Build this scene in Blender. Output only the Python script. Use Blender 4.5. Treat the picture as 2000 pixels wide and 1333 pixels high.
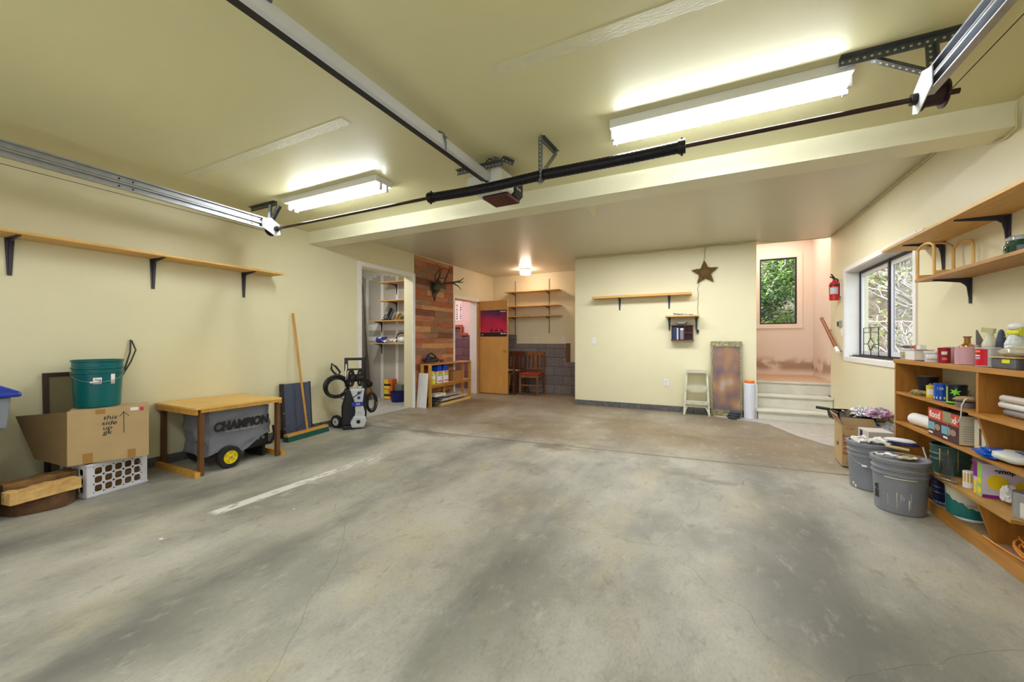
import bpy, math, random
from mathutils import Vector, Matrix, noise
sc = bpy.context.scene
for o in list(bpy.data.objects): bpy.data.objects.remove(o)
COL = sc.collection
R = math.radians
def C(r, g, b):
    f = lambda v: (v/255/12.92) if v/255 <= .04045 else ((v/255+.055)/1.055)**2.4
    return (f(r), f(g), f(b), 1)

# ------------------------------------------------------------------ camera, world, lights, exposure
cam = bpy.data.cameras.new('camera'); cam.sensor_width = 36; cam.lens = 765/2000*36; cam.clip_start = .02
co = bpy.data.objects.new('camera', cam); COL.objects.link(co); sc.camera = co
co.location = (0, 0, 1.16); co.rotation_euler = (R(90), 0, math.atan2(380, 765))
w = bpy.data.worlds.new('sky'); sc.world = w; w.use_nodes = True
nt = w.node_tree; sky = nt.nodes.new('ShaderNodeTexSky'); sky.sky_type = 'NISHITA'
sky.sun_disc = False; sky.sun_elevation = R(42); sky.sun_rotation = R(200); sky.air_density = 1.2; sky.dust_density = 3
nt.links.new(sky.outputs[0], nt.nodes['Background'].inputs[0]); nt.nodes['Background'].inputs[1].default_value = .6
sl = bpy.data.lights.new('sun', 'SUN'); sl.energy = 3.2; sl.angle = R(3); sl.color = (1, .97, .92); so = bpy.data.objects.new('sun', sl); COL.objects.link(so); so.rotation_euler = Vector((.25, .75, -.62)).to_track_quat('-Z', 'Y').to_euler()
def area(name, loc, rot, sx, sy, power, col=(1, 1, 1)):
    l = bpy.data.lights.new(name, 'AREA'); l.shape = 'RECTANGLE'; l.size = sx; l.size_y = sy; l.energy = power; l.color = col
    o = bpy.data.objects.new(name, l); COL.objects.link(o); o.location = loc; o.rotation_euler = rot; return o
area('added_ceiling_fill', (-1.5, .15, 2.5), (0, 0, 0), 3.6, .5, 26, (.93, .97, 1))  # added soft fill under the ceiling, no lamp hangs here
area('added_front_fill', (-1.5, -.2, 1.2), (R(90), 0, 0), 4.6, 1.9, 12, (.93, .97, 1))  # unseen fill panel added in front of the closed garage door
area('added_closet_fill', (-5.35, 4.55, 2.6), (0, 0, 0), .35, .35, 17, (1, .97, .93))  # unseen light added to brighten the closet
area('side_room_bulb', (-5.6, 7.1, 2.5), (0, 0, 0), .4, .4, 18, (1, .84, .84))
area('landing_bulb', (1.1, 8.0, 3.05), (0, 0, 0), .8, 1.0, 12, (1, .82, .70))
area('added_back_fill', (-.4, 5.4, 2.66), (0, 0, 0), 2.6, .5, 66, (.94, .96, 1))  # wide unseen panel added to brighten the back area
TUBE = 44; LAMP = 38
vs = sc.view_settings; vs.view_transform = 'Standard'; vs.look = 'None'; vs.gamma = 1; vs.use_curve_mapping = False; vs.exposure = .38

# ------------------------------------------------------------------ materials
MATS = {}
def M(name, col=(.8, .8, .8, 1), rough=.5, metal=0, var=0, vs=4, st=(1, 1, 1), bump=0, bs=40, bst=(1, 1, 1), trans=0, emit=None, es=0, col2=None, spec=.5, alpha=1, coat=0, ior=1.45):
    if name in MATS: return MATS[name]
    m = bpy.data.materials.new(name); m.use_nodes = True; n = m.node_tree.nodes; L = m.node_tree.links
    b = n['Principled BSDF']; b.inputs['Base Color'].default_value = col; b.inputs['Roughness'].default_value = rough
    b.inputs['Metallic'].default_value = metal; b.inputs['Specular IOR Level'].default_value = spec; b.inputs['IOR'].default_value = ior
    b.inputs['Transmission Weight'].default_value = trans; b.inputs['Alpha'].default_value = alpha; b.inputs['Coat Weight'].default_value = coat; b.inputs['Coat Roughness'].default_value = .3 if 'ceiling' in name else .08
    if emit: b.inputs['Emission Color'].default_value = emit; b.inputs['Emission Strength'].default_value = es
    tc = n.new('ShaderNodeTexCoord')
    if var or col2:
        mp = n.new('ShaderNodeMapping'); mp.inputs['Scale'].default_value = st; L.new(tc.outputs['Object'], mp.inputs[0])
        nz = n.new('ShaderNodeTexNoise'); nz.inputs['Scale'].default_value = vs; nz.inputs['Detail'].default_value = 5; nz.inputs['Roughness'].default_value = .6
        L.new(mp.outputs[0], nz.inputs[0])
        mr = n.new('ShaderNodeMapRange'); mr.inputs[1].default_value = .3; mr.inputs[2].default_value = .7; L.new(nz.outputs[0], mr.inputs[0])
        mx = n.new('ShaderNodeMix'); mx.data_type = 'RGBA'; L.new(mr.outputs[0], mx.inputs[0])
        c2 = col2 or tuple(min(1, c*(1+var)) for c in col[:3])+(1,); c1 = col if col2 else tuple(c*(1-var) for c in col[:3])+(1,)
        mx.inputs[6].default_value = c1; mx.inputs[7].default_value = c2; L.new(mx.outputs[2], b.inputs['Base Color'])
    if bump:
        mp = n.new('ShaderNodeMapping'); mp.inputs['Scale'].default_value = bst; L.new(tc.outputs['Object'], mp.inputs[0])
        nz = n.new('ShaderNodeTexNoise'); nz.inputs['Scale'].default_value = bs; nz.inputs['Detail'].default_value = 3; L.new(mp.outputs[0], nz.inputs[0])
        bp = n.new('ShaderNodeBump'); bp.inputs['Strength'].default_value = bump; bp.inputs['Distance'].default_value = .01
        L.new(nz.outputs[0], bp.inputs['Height']); L.new(bp.outputs[0], b.inputs['Normal'])
    MATS[name] = m; return m
wallp = M('yellow_wall_paint', C(227, 220, 184), .45, var=.03, vs=1.2, bump=.06, bs=160)
wallbase = wallp
ceilp = M('ceiling_paint', C(214, 208, 160), .5, spec=.5, coat=.55, var=.03, vs=.8, bump=.05, bs=30)
ceilb = M('back_ceiling_paint', C(208, 204, 182), .4, coat=.4, var=.03, vs=.8, bump=.05, bs=30)
beamp = M('beam_paint', C(232, 229, 200), .4, var=.02)
peach = M('peach_wall_paint', C(236, 222, 208), .5, bump=.06, bs=120, col2=C(238, 226, 214), vs=1)
cream = M('cream_wall_paint', C(232, 222, 190), .5, var=.03, vs=2, bump=.05, bs=120)
trimw = M('white_trim_paint', C(236, 234, 228), .35, var=.03, vs=6)
stepp = M('stair_paint', C(214, 212, 198), .45, var=.08, vs=6, bump=.1, bs=60)
drywall = M('grey_drywall', C(186, 182, 172), .8, var=.05, vs=4)
mud = M('joint_compound', C(236, 235, 232), .75, var=.04, vs=10)
curb = M('grey_curb', C(96, 94, 92), .8, var=.35, vs=22, bump=.5, bs=60)
conc2 = M('pale_concrete', C(176, 170, 160), .6, var=.15, vs=9, bump=.2, bs=70)
pine = M('pine_board', C(214, 170, 96), .5, var=.18, vs=3, st=(12, 1, 12), bump=.06, bs=30)
pinex = M('pine_board_x', C(206, 160, 88), .5, var=.18, vs=3, st=(1, 12, 12), bump=.06, bs=30)
ply = M('light_plywood', C(226, 184, 104), .45, var=.1, vs=3, st=(6, 1, 6))
orange = M('varnished_pine', C(178, 122, 46), .45, var=.22, vs=4, st=(8, 1, 8), coat=.2)
orangez = M('varnished_pine_upright', C(164, 110, 42), .45, var=.25, vs=4, st=(6, 6, 1), coat=.2)
brownw = M('brown_stained_wood', C(104, 68, 34), .5, var=.25, vs=5, st=(6, 6, 1))
yelloww = M('yellow_pine', C(204, 152, 66), .5, var=.2, vs=4, st=(6, 6, 1))
darkw = M('dark_chair_wood', C(92, 48, 26), .4, var=.3, vs=5, st=(5, 5, 1))
oakw = M('oak_chair_wood', C(128, 78, 36), .4, var=.3, vs=5, st=(5, 5, 1))
doorw = M('birch_door', C(204, 154, 80), .4, var=.1, vs=2, st=(3, 3, 1), coat=.15)
handlew = M('broom_handle_wood', C(196, 146, 62), .4, var=.15, vs=6, st=(4, 4, 1))
railw = M('handrail_wood', C(138, 74, 34), .4, var=.25, vs=8)
board = M('cardboard', C(186, 158, 114), .8, var=.06, vs=6)
boardd = M('cardboard_inside_shaded', C(128, 104, 68), .85, var=.08, vs=6)  # inner cardboard, browned further so the box flap looks shaded
tape = M('packing_tape', C(166, 122, 58), .3)
galv = M('galvanised_steel', C(178, 182, 190), .35, .85, var=.12, vs=14)
galvd = M('dull_galvanised', C(112, 116, 118), .45, .8, var=.2, vs=30)
white_metal = M('white_enamel', C(236, 236, 232), .35)
blackp = M('black_plastic', C(26, 26, 30), .4)
blackm = M('black_metal', C(34, 30, 32), .45, .4, var=.2, vs=20)
darkbr = M('dark_grey_bracket', C(70, 66, 78), .45, .3)
bluebr = M('blue_grey_bracket', C(62, 74, 104), .45, .3)
whitep = M('white_plastic', C(232, 232, 232), .4)
chrome = M('chrome', C(225, 225, 228), .12, 1)
greyp = M('grey_plastic', C(128, 132, 142), .4, var=.05, vs=5)
greyb = M('grey_bucket_plastic', C(134, 137, 146), .38, var=.05, vs=5)
teal = M('teal_bucket_plastic', C(0, 96, 100), .32)
bluep = M('blue_plastic', C(30, 52, 150), .4)
navy = M('navy_plastic', C(24, 26, 96), .4)
rubber = M('black_rubber', C(30, 30, 32), .7)
redp = M('red_paint', C(196, 18, 30), .25, coat=.4)
paper = M('white_paper', C(232, 230, 224), .7)
ink = M('black_ink', C(34, 30, 28), .7)
glass = M('window_glass', (.95, .97, .97, 1), 0, trans=1, ior=1.02, spec=.3)
drip = M('paint_drip', C(226, 222, 206), .5)

def nodes(name):
    m = bpy.data.materials.new(name); m.use_nodes = True; n = m.node_tree.nodes; L = m.node_tree.links
    MATS[name] = m; return m, n, L, n['Principled BSDF']
def concrete_floor():
    m, n, L, b = nodes('stained_concrete_floor')
    tc = n.new('ShaderNodeTexCoord'); sp = n.new('ShaderNodeSeparateXYZ'); L.new(tc.outputs['Object'], sp.inputs[0])
    X, Y = sp.outputs[0], sp.outputs[1]
    def math_(op, a, c=None, clamp=False):
        k = n.new('ShaderNodeMath'); k.operation = op; k.use_clamp = clamp
        for i, v in enumerate((a, c)):
            if v is None: continue
            if isinstance(v, (int, float)): k.inputs[i].default_value = v
            else: L.new(v, k.inputs[i])
        return k.outputs[0]
    def nz(scale, st=(1, 1, 1), det=6, ro=.6, off=(0, 0, 0)):
        mp = n.new('ShaderNodeMapping'); mp.inputs['Scale'].default_value = st; mp.inputs['Location'].default_value = off; L.new(tc.outputs['Object'], mp.inputs[0])
        k = n.new('ShaderNodeTexNoise'); k.inputs['Scale'].default_value = scale; k.inputs['Detail'].default_value = det; k.inputs['Roughness'].default_value = ro
        L.new(mp.outputs[0], k.inputs[0]); return k.outputs[0]
    def rng(v, a, c, d=0, e=1):
        k = n.new('ShaderNodeMapRange'); k.interpolation_type = 'SMOOTHSTEP'; L.new(v, k.inputs[0])
        for i, q in enumerate((a, c, d, e)): k.inputs[i+1].default_value = q
        return k.outputs[0]
    def mix(f, a, c):
        k = n.new('ShaderNodeMix'); k.data_type = 'RGBA'; L.new(f, k.inputs[0])
        for i, v in ((6, a), (7, c)):
            if isinstance(v, tuple): k.inputs[i].default_value = v
            else: L.new(v, k.inputs[i])
        return k.outputs[2]
    base = mix(rng(nz(1.4, (1, .6, 1)), .34, .66), C(140, 138, 128), C(186, 183, 170))
    base = mix(math_('MULTIPLY', rng(nz(2.2, (1, .6, 1), off=(3, 1, 0)), .5, .68), .45), base, C(182, 172, 138))
    # tyre marks of two cars
    wob = math_('MULTIPLY', math_('SUBTRACT', nz(.7, det=2), .5), .5)
    xx = math_('ADD', X, wob); tot = None
    for x0, wd in ((-3.55, .3), (-2.1, .28), (-1.0, .26), (.5, .36)):
        d = math_('ABSOLUTE', math_('SUBTRACT', xx, x0)); v = rng(d, 0, wd*1.5, 1, 0)
        tot = v if tot is None else math_('ADD', tot, v, True)
    tot = math_('MULTIPLY', tot, rng(nz(1.3, (1, .4, 1), off=(7, 2, 0)), .36, .6, .15, 1))
    base = mix(math_('MULTIPLY', tot, .75), base, C(88, 87, 84))
    # dark and brown blotches, denser at the back
    bl = rng(nz(1.7, (.6, 1, 1), off=(11, 5, 0)), .53, .7); bk = rng(Y, 2.6, 4.2, .15, 1)
    base = mix(math_('MULTIPLY', math_('MULTIPLY', bl, bk), .75), base, C(92, 78, 56))
    base = mix(math_('MULTIPLY', rng(Y, 3.9, 4.6), rng(nz(.8, off=(2, 9, 0)), .3, .65, .4, .85)), base, C(124, 104, 74))
    bl2 = rng(nz(6, (1, .5, 1), off=(1, 5, 0)), .62, .74)
    base = mix(math_('MULTIPLY', bl2, .35), base, C(96, 88, 66))
    base = mix(math_('MULTIPLY', rng(nz(15, (1, .5, 1), off=(6, 1, 0), det=6, ro=.7), .54, .72), .45), base, C(104, 94, 72))
    base = mix(math_('MULTIPLY', rng(nz(12, (1, .45, 1), off=(1, 9, 0), det=6, ro=.7), .54, .72), .3), base, C(204, 201, 190))
    grain = nz(90, (1, .5, 1), det=2); base = mix(math_('MULTIPLY', rng(grain, .42, .75), .22), base, C(98, 98, 94))
    # saw cut joint across the slab
    jy = math_('ABSOLUTE', math_('SUBTRACT', Y, math_('ADD', math_('MULTIPLY', X, .075), 4.24)))
    base = mix(math_('MULTIPLY', rng(jy, .004, .03, .7, 0), 1), base, C(80, 72, 60))
    # hairline cracks
    mp = n.new('ShaderNodeMapping'); mp.inputs['Location'].default_value = (1.3, .4, 0); L.new(tc.outputs['Object'], mp.inputs[0])
    wn = n.new('ShaderNodeTexNoise'); wn.inputs['Scale'].default_value = 2.5; L.new(mp.outputs[0], wn.inputs[0])
    ad = n.new('ShaderNodeMix'); ad.data_type = 'RGBA'; ad.inputs[0].default_value = .18; L.new(mp.outputs[0], ad.inputs[6]); L.new(wn.outputs[1], ad.inputs[7])
    vo = n.new('ShaderNodeTexVoronoi'); vo.feature = 'DISTANCE_TO_EDGE'; vo.inputs['Scale'].default_value = .75; L.new(ad.outputs[2], vo.inputs[0])
    base = mix(rng(vo.outputs[0], 0, .0016, .5, 0), base, C(70, 68, 62))
    # worn white paint stripe
    e = nz(26, (1, .3, 1), det=3)
    sx = rng(math_('ABSOLUTE', math_('SUBTRACT', X, -2.97)), .035, .06, 1, 0)
    sy = math_('MULTIPLY', rng(Y, 1.44, 1.5), rng(Y, 2.9, 3.25, 1, 0))
    wr = rng(math_('SUBTRACT', e, math_('MULTIPLY', rng(Y, 1.6, 3.2), .2)), .34, .42)
    base = mix(math_('MULTIPLY', math_('MULTIPLY', sx, sy), wr), base, C(226, 225, 220))
    sx2 = rng(math_('ABSOLUTE', math_('SUBTRACT', X, -2.9)), .04, .16, 1, 0)
    base = mix(math_('MULTIPLY', math_('MULTIPLY', math_('MULTIPLY', sx2, sy), rng(nz(5, off=(4, 0, 0)), .5, .62)), .4), base, C(214, 214, 210))
    L.new(base, b.inputs['Base Color'])
    L.new(rng(nz(2, off=(5, 5, 0)), .3, .7, .42, .62), b.inputs['Roughness'])
    bp = n.new('ShaderNodeBump'); bp.inputs['Strength'].default_value = .12; bp.inputs['Distance'].default_value = .01
    L.new(nz(60, det=4), bp.inputs['Height']); L.new(bp.outputs[0], b.inputs['Normal']); return m
floorm = concrete_floor()
def blockmat(name, c1, c2, cm):
    m, n, L, b = nodes(name); tc = n.new('ShaderNodeTexCoord'); sp = n.new('ShaderNodeSeparateXYZ'); cb = n.new('ShaderNodeCombineXYZ')
    L.new(tc.outputs['Object'], sp.inputs[0]); L.new(sp.outputs[0], cb.inputs[0]); L.new(sp.outputs[2], cb.inputs[1])
    br = n.new('ShaderNodeTexBrick'); L.new(cb.outputs[0], br.inputs[0])
    for k, v in (('Color1', c1), ('Color2', c2), ('Mortar', cm)): br.inputs[k].default_value = v
    for k, v in (('Scale', 1), ('Mortar Size', .006), ('Brick Width', .4), ('Row Height', .2), ('Mortar Smooth', .3)): br.inputs[k].default_value = v
    nz = n.new('ShaderNodeTexNoise'); nz.inputs['Scale'].default_value = 45; nz.inputs['Detail'].default_value = 4; L.new(tc.outputs['Object'], nz.inputs[0])
    mr = n.new('ShaderNodeMapRange'); mr.inputs[1].default_value = .35; mr.inputs[2].default_value = .7; mr.inputs[3].default_value = .7; mr.inputs[4].default_value = 1.35; L.new(nz.outputs[0], mr.inputs[0])
    mx = n.new('ShaderNodeMix'); mx.data_type = 'RGBA'; mx.blend_type = 'MULTIPLY'; mx.inputs[0].default_value = 1; L.new(br.outputs[0], mx.inputs[6]); L.new(mr.outputs[0], mx.inputs[7])
    L.new(mx.outputs[2], b.inputs['Base Color']); b.inputs['Roughness'].default_value = .9
    bp = n.new('ShaderNodeBump'); bp.inputs['Strength'].default_value = .6; bp.inputs['Distance'].default_value = .01; L.new(br.outputs[1], bp.inputs['Height']); bp.invert = True
    L.new(bp.outputs[0], b.inputs['Normal']); return m
block = blockmat('cinder_block', C(132, 124, 124), C(112, 104, 106), C(78, 70, 72))
blockr = blockmat('pinkish_room_block', C(122, 92, 98), C(104, 78, 84), C(70, 52, 56))  # darker, pinker block tone for the side room

# ------------------------------------------------------------------ mesh builder
class MB:
    def __init__(s): s.v = []; s.f = []; s.m = []; s.s = []; s.T = Matrix()
    def add(s, vs, fs, mi=0, sm=False):
        o = len(s.v); s.v += [s.T @ Vector(v) for v in vs]
        for f in fs: s.f.append([o+i for i in f]); s.m.append(mi); s.s.append(sm)
        return s
    def box(s, a, b, mi=0):
        x0, y0, z0 = a; x1, y1, z1 = b
        return s.add([(x0, y0, z0), (x1, y0, z0), (x1, y1, z0), (x0, y1, z0), (x0, y0, z1), (x1, y0, z1), (x1, y1, z1), (x0, y1, z1)],
                     [(0, 3, 2, 1), (4, 5, 6, 7), (0, 1, 5, 4), (1, 2, 6, 5), (2, 3, 7, 6), (3, 0, 4, 7)], mi)
    def beam(s, p, q, w, h, mi=0, up=(0, 0, 1), w2=None, h2=None):
        p, q = Vector(p), Vector(q); d = (q-p).normalized(); u = Vector(up)
        x = d.cross(u)
        if x.length < 1e-4: x = d.cross(Vector((0, 1, 0)))
        x.normalize(); y = x.cross(d).normalized(); vs = []
        for c, ww, hh in ((p, w, h), (q, w2 or w, h2 or h)):
            for a, b in ((-1, -1), (1, -1), (1, 1), (-1, 1)): vs.append(c+x*a*ww/2+y*b*hh/2)
        return s.add(vs, [(3, 2, 1, 0), (4, 5, 6, 7), (0, 1, 5, 4), (1, 2, 6, 5), (2, 3, 7, 6), (3, 0, 4, 7)], mi)
    def cyl(s, p, q, r, r2=None, n=16, mi=0, caps=True):
        return s.tube([p, q], r, n, mi=mi, rs=[r, r if r2 is None else r2], caps=caps)
    def tube(s, pts, r, n=8, closed=False, mi=0, rs=None, caps=True):
        P = [Vector(p) for p in pts]; k = len(P); o = []; x = None
        for i in range(k):
            a = P[(i-1) % k] if (closed or i > 0) else P[i]; b = P[(i+1) % k] if (closed or i < k-1) else P[i]
            d = (b-a); d = d.normalized() if d.length > 1e-9 else Vector((0, 0, 1))
            if x is None:
                x = d.cross(Vector((0, 0, 1)))
                if x.length < 1e-3: x = d.cross(Vector((0, 1, 0)))
            else: x = x-d*x.dot(d)
            x.normalize(); y = d.cross(x); rr = rs[i] if rs else r
            o += [P[i]+(x*math.cos(t)+y*math.sin(t))*rr for t in [2*math.pi*j/n for j in range(n)]]
        fs = []
        for i in range(k if closed else k-1):
            for j in range(n):
                a = i*n+j; b = i*n+(j+1) % n; c = ((i+1) % k)*n+(j+1) % n; d = ((i+1) % k)*n+j; fs.append((a, b, c, d))
        s.add(o, fs, mi, True)
        if caps and not closed:
            s.add(o[:n], [tuple(range(n))[::-1]], mi); s.add(o[-n:], [tuple(range(n))], mi)
        return s
    def lathe(s, prof, n=28, c=(0, 0, 0), mi=0, mis=None, sm=True, arc=None):
        o = []; a0, a1 = arc or (0, 2*math.pi); full = arc is None; m = n if full else n+1
        for r, z in prof:
            o += [(c[0]+r*math.cos(a0+(a1-a0)*j/n), c[1]+r*math.sin(a0+(a1-a0)*j/n), c[2]+z) for j in range(m)]
        for i in range(len(prof)-1):
            fs = []
            for j in range(n):
                k = (j+1) % m; fs.append((i*m+j, i*m+k, (i+1)*m+k, (i+1)*m+j))
            s.add(o[i*m:(i+2)*m], [tuple(q-i*m for q in f) for f in fs], mis[i] if mis else mi, sm)
        return s
    def prism(s, poly, a, b, axis='y', mi=0):
        def p(u, v, t): return {'y': (u, t, v), 'x': (t, u, v), 'z': (u, v, t)}[axis]
        n = len(poly); vs = [p(u, v, a) for u, v in poly]+[p(u, v, b) for u, v in poly]
        return s.add(vs, [tuple(range(n))[::-1], tuple(range(n, 2*n))]+[(i, (i+1) % n, n+(i+1) % n, n+i) for i in range(n)], mi)
    def blob(s, c, size, seed=0, amp=.25, fr=3, n=14, mi=0, flat=False, sm=True):
        vs = []; c = Vector(c)
        for i in range(n+1):
            th = math.pi*i/n
            for j in range(2*n):
                ph = math.pi*j/n; d = Vector((math.sin(th)*math.cos(ph), math.sin(th)*math.sin(ph), math.cos(th)))
                k = 1+amp*noise.noise(d*fr+Vector((seed*7.3, seed*3.1, seed)))*2
                v = Vector((d.x*size[0], d.y*size[1], d.z*size[2]))*k
                if flat and v.z < -size[2]*.45: v.z = -size[2]*.45
                vs.append(c+v)
        m = 2*n
        return s.add(vs, [(i*m+j, (i+1)*m+j, (i+1)*m+(j+1) % m, i*m+(j+1) % m) for i in range(n) for j in range(m)], mi, sm)
    def sheet(s, x0, y0, x1, y1, z, nx=16, ny=16, amp=.02, fr=6, seed=0, mi=0, edge=0, sm=False):
        vs = []
        for i in range(nx+1):
            for j in range(ny+1):
                u, v = i/nx, j/ny; p = Vector((x0+(x1-x0)*u, y0+(y1-y0)*v, 0))
                q = noise.noise(Vector((p.x*fr, p.y*fr, seed*5.7))); q2 = noise.noise(Vector((p.x*fr*2.7, p.y*fr*2.7, seed+9)))
                k = noise.noise(Vector((u*4, v*4, seed+3)))
                vs.append((p.x+k*edge, p.y-k*edge, z+amp*(.6+q+q2*.6)))
        return s.add(vs, [(i*(ny+1)+j, (i+1)*(ny+1)+j, (i+1)*(ny+1)+j+1, i*(ny+1)+j+1) for i in range(nx) for j in range(ny)], mi, sm)
    def build(s, name, mats, parent=None, loc=(0, 0, 0), rz=0, bev=0, solid=0, rot=None):
        me = bpy.data.meshes.new(name); me.from_pydata([tuple(v) for v in s.v], [], s.f)
        mats = mats if isinstance(mats, (list, tuple)) else [mats]
        for m in mats: me.materials.append(m)
        me.polygons.foreach_set('material_index', s.m); me.polygons.foreach_set('use_smooth', s.s); me.update()
        o = bpy.data.objects.new(name, me); COL.objects.link(o); o.parent = parent; o.location = loc; o.rotation_euler = rot or (0, 0, rz)
        if solid: k = o.modifiers.new('thick', 'SOLIDIFY'); k.thickness = solid; k.offset = 0
        if bev: k = o.modifiers.new('bevel', 'BEVEL'); k.width = bev; k.segments = 2; k.limit_method = 'ANGLE'; k.angle_limit = R(40); k.harden_normals = False
        return o
def tag(o, label, cat, group=None, kind=None):
    o['label'] = label; o['category'] = cat
    if group: o['group'] = group
    if kind: o['kind'] = kind
    return o
def lab(o, t): o['label'] = t; return o
def thing(name, label, cat, loc=(0, 0, 0), rz=0, group=None, rot=None):
    o = bpy.data.objects.new(name, None); COL.objects.link(o); o.location = loc; o.rotation_euler = rot or (0, 0, rz); o.empty_display_size = .05
    return tag(o, label, cat, group)
def struct(name, mb, mats, parent=None, label=None, **k):
    o = mb.build(name, mats, parent, **k)
    if parent is None: o['kind'] = 'structure'
    if label: o['label'] = label
    return o
def text(s, size, mat, parent, loc, rot, name='lettering', ext=.0006, sx=1, shear=0, off=0, align='CENTER'):
    cu = bpy.data.curves.new('t', 'FONT'); cu.body = s; cu.size = size; cu.extrude = ext; cu.align_x = align; cu.align_y = 'CENTER'; cu.shear = shear; cu.offset = off
    t = bpy.data.objects.new('t', cu); COL.objects.link(t); bpy.context.view_layer.update()
    me = bpy.data.meshes.new_from_object(t.evaluated_get(bpy.context.evaluated_depsgraph_get())); bpy.data.objects.remove(t); bpy.data.curves.remove(cu)
    me.materials.clear(); me.materials.append(mat)
    o = bpy.data.objects.new(name, me); COL.objects.link(o); o.parent = parent; o.location = loc; o.rotation_euler = rot; o.scale = (sx, 1, 1); return o
FX = (R(90), 0, R(90))     # text facing +X
FN = (R(90), 0, 0)         # text facing -Y
FL = (R(90), 0, R(-90))    # text facing -X
def dup(root, loc, rz=None, label=None):
    r = root.copy(); COL.objects.link(r); r.location = loc
    if rz is not None: r.rotation_euler = (0, 0, rz)
    if label: r['label'] = label
    for ch in list(root.children):
        c = ch.copy(); COL.objects.link(c); c.parent = r
        for g in list(ch.children):
            d = g.copy(); COL.objects.link(d); d.parent = c
    return r
rnd = random.Random(7)

# ================================================================== THE SETTING
f = MB().box((-6.7, -.5, -.15), (1.9, 8.4, 0)); f.box((.6, 8.4, -.15), (1.9, 8.9, 0)); struct('floor', f, floorm)
f = MB().prism([(.1, 6.8), (.16, 6.72), (.45, 6.62), (.76, 6.42), (.99, 5.77), (1.23, 5.38), (1.5, 5.14), (1.629, 5.08), (1.629, 6.8)], 0, .012, 'z'); struct('floor', f, conc2)
f = MB().box((-6.55, 4.0, 0), (-4.58, 5.95, .012)); struct('floor', f, M('closet_concrete', C(172, 170, 164), .6, var=.12, vs=6))
f = MB().box((-4.75, -.5, 2.56), (1.9, 3.5, 2.86)); struct('ceiling', f, ceilp)
f = MB().box((-6.7, 3.5, 2.68), (1.9, 7.2, 2.86)); f.box((-6.7, 7.2, 2.68), (.66, 8.4, 2.86)); f.box((.66, 7.2, 2.68), (1.9, 7.24, 3.15)); struct('ceiling', f, ceilb)
f = MB().box((.5, 7.24, 3.1), (1.9, 8.9, 3.2)); struct('ceiling', f, peach)
f = MB().box((-4.57, 3.34, 2.41), (1.63, 3.57, 2.7)); struct('trim_1', f, beamp, label='painted ceiling beam with a pale face')
# drywall seams on the ceiling
sm_ = M('ceiling_seam', C(214, 210, 176), .5, bump=.5, bs=30, bst=(1, 8, 1), var=.05, vs=20)
f = MB().box((-3.95, 1.72, 2.5585), (-2.05, 1.8, 2.561)); f.box((-1.0, 1.74, 2.5585), (1.4, 1.83, 2.561)); struct('trim_2', f, sm_, label='taped seam across the ceiling')
# left wall with closet opening and doorway
f = MB(); a, b = -4.75, -4.57
f.box((a, -.5, 0), (b, 4.18, 2.7)); f.box((a, 4.18, 2.275), (b, 5.31, 2.7)); f.box((a, 5.31, 0), (b, 6.61, 2.7)); f.box((a, 6.61, 2.03), (b, 7.5, 2.7))
struct('wall_left', f, wallp)
f = MB().box((a, 7.5, 0), (b, 8.17, 2.7)); struct('wall_left', f, cream)
f = MB()
for y0, y1 in ((6.53, 8.17),): f.box((-4.57, y0, 2.09), (-4.564, y1, 2.7))
f.box((-4.57, 7.6, 0), (-4.564, 8.17, 2.09)); struct('wall_left', f, cream)
f = MB().box((-2.16, 6.95, 0), (.675, 7.07, 2.7)); struct('wall_back', f, wallp)
f = MB().box((-2.16, 7.07, 0), (-2.04, 8.17, 2.7)); struct('wall_alcove_side', f, cream)
f = MB().box((-4.75, 8.17, 0), (-2.04, 8.3, 2.7)); struct('wall_alcove_back', f, cream)
f = MB().box((-4.57, 8.13, 0), (-2.73, 8.17, 1.10)); f.box((-4.57, 8.13, 1.1), (-3.94, 8.17, 1.31)); f.box((-2.73, 8.13, 0), (-2.16, 8.17, .70)); struct('wall_alcove_block', f, block)
f = MB().box((-2.726, 8.11, .70), (-2.645, 8.168, 1.11)); tag(f.build('wood_post', brownw), 'short brown wooden post above the step in the block wall', 'post')
# barn wood planks on the left wall
bw = [M('barn_plank_'+k, C(*c), .75, var=.32, vs=5, st=(3, 1, 14), bump=.5, bs=14, bst=(3, 1, 14)) for k, c in
      (('brown', (160, 106, 68)), ('dark', (124, 80, 52)), ('red', (178, 116, 84)), ('tan', (196, 144, 94)), ('grey', (148, 112, 84)), ('rust', (166, 98, 62)))]
f = MB(); z = .02; rr = random.Random(3)
while z < 2.655:
    hh = rr.choice((.075, .095, .1, .115)); y = 5.365-rr.random()*.3; z1 = min(z+hh, 2.662)
    while y < 6.515:
        l = rr.uniform(.25, .75); y0, y1 = max(5.365, y), min(6.515, y+l)
        if y1-y0 > .02: t = rr.uniform(.012, .02); f.box((-4.57, y0+.001, z+.001), (-4.57+t, y1-.001, z1-.001), rr.randrange(6))
        y += l
    z = z1
struct('wall_planks', f, bw, label='reclaimed barn wood plank cladding')
f = MB().box((-4.57, 6.517, 0), (-4.545, 6.565, 2.09)); f.box((-4.57, 6.565, 2.03), (-4.55, 7.5, 2.09)); struct('trim_3', f, trimw)
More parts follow.
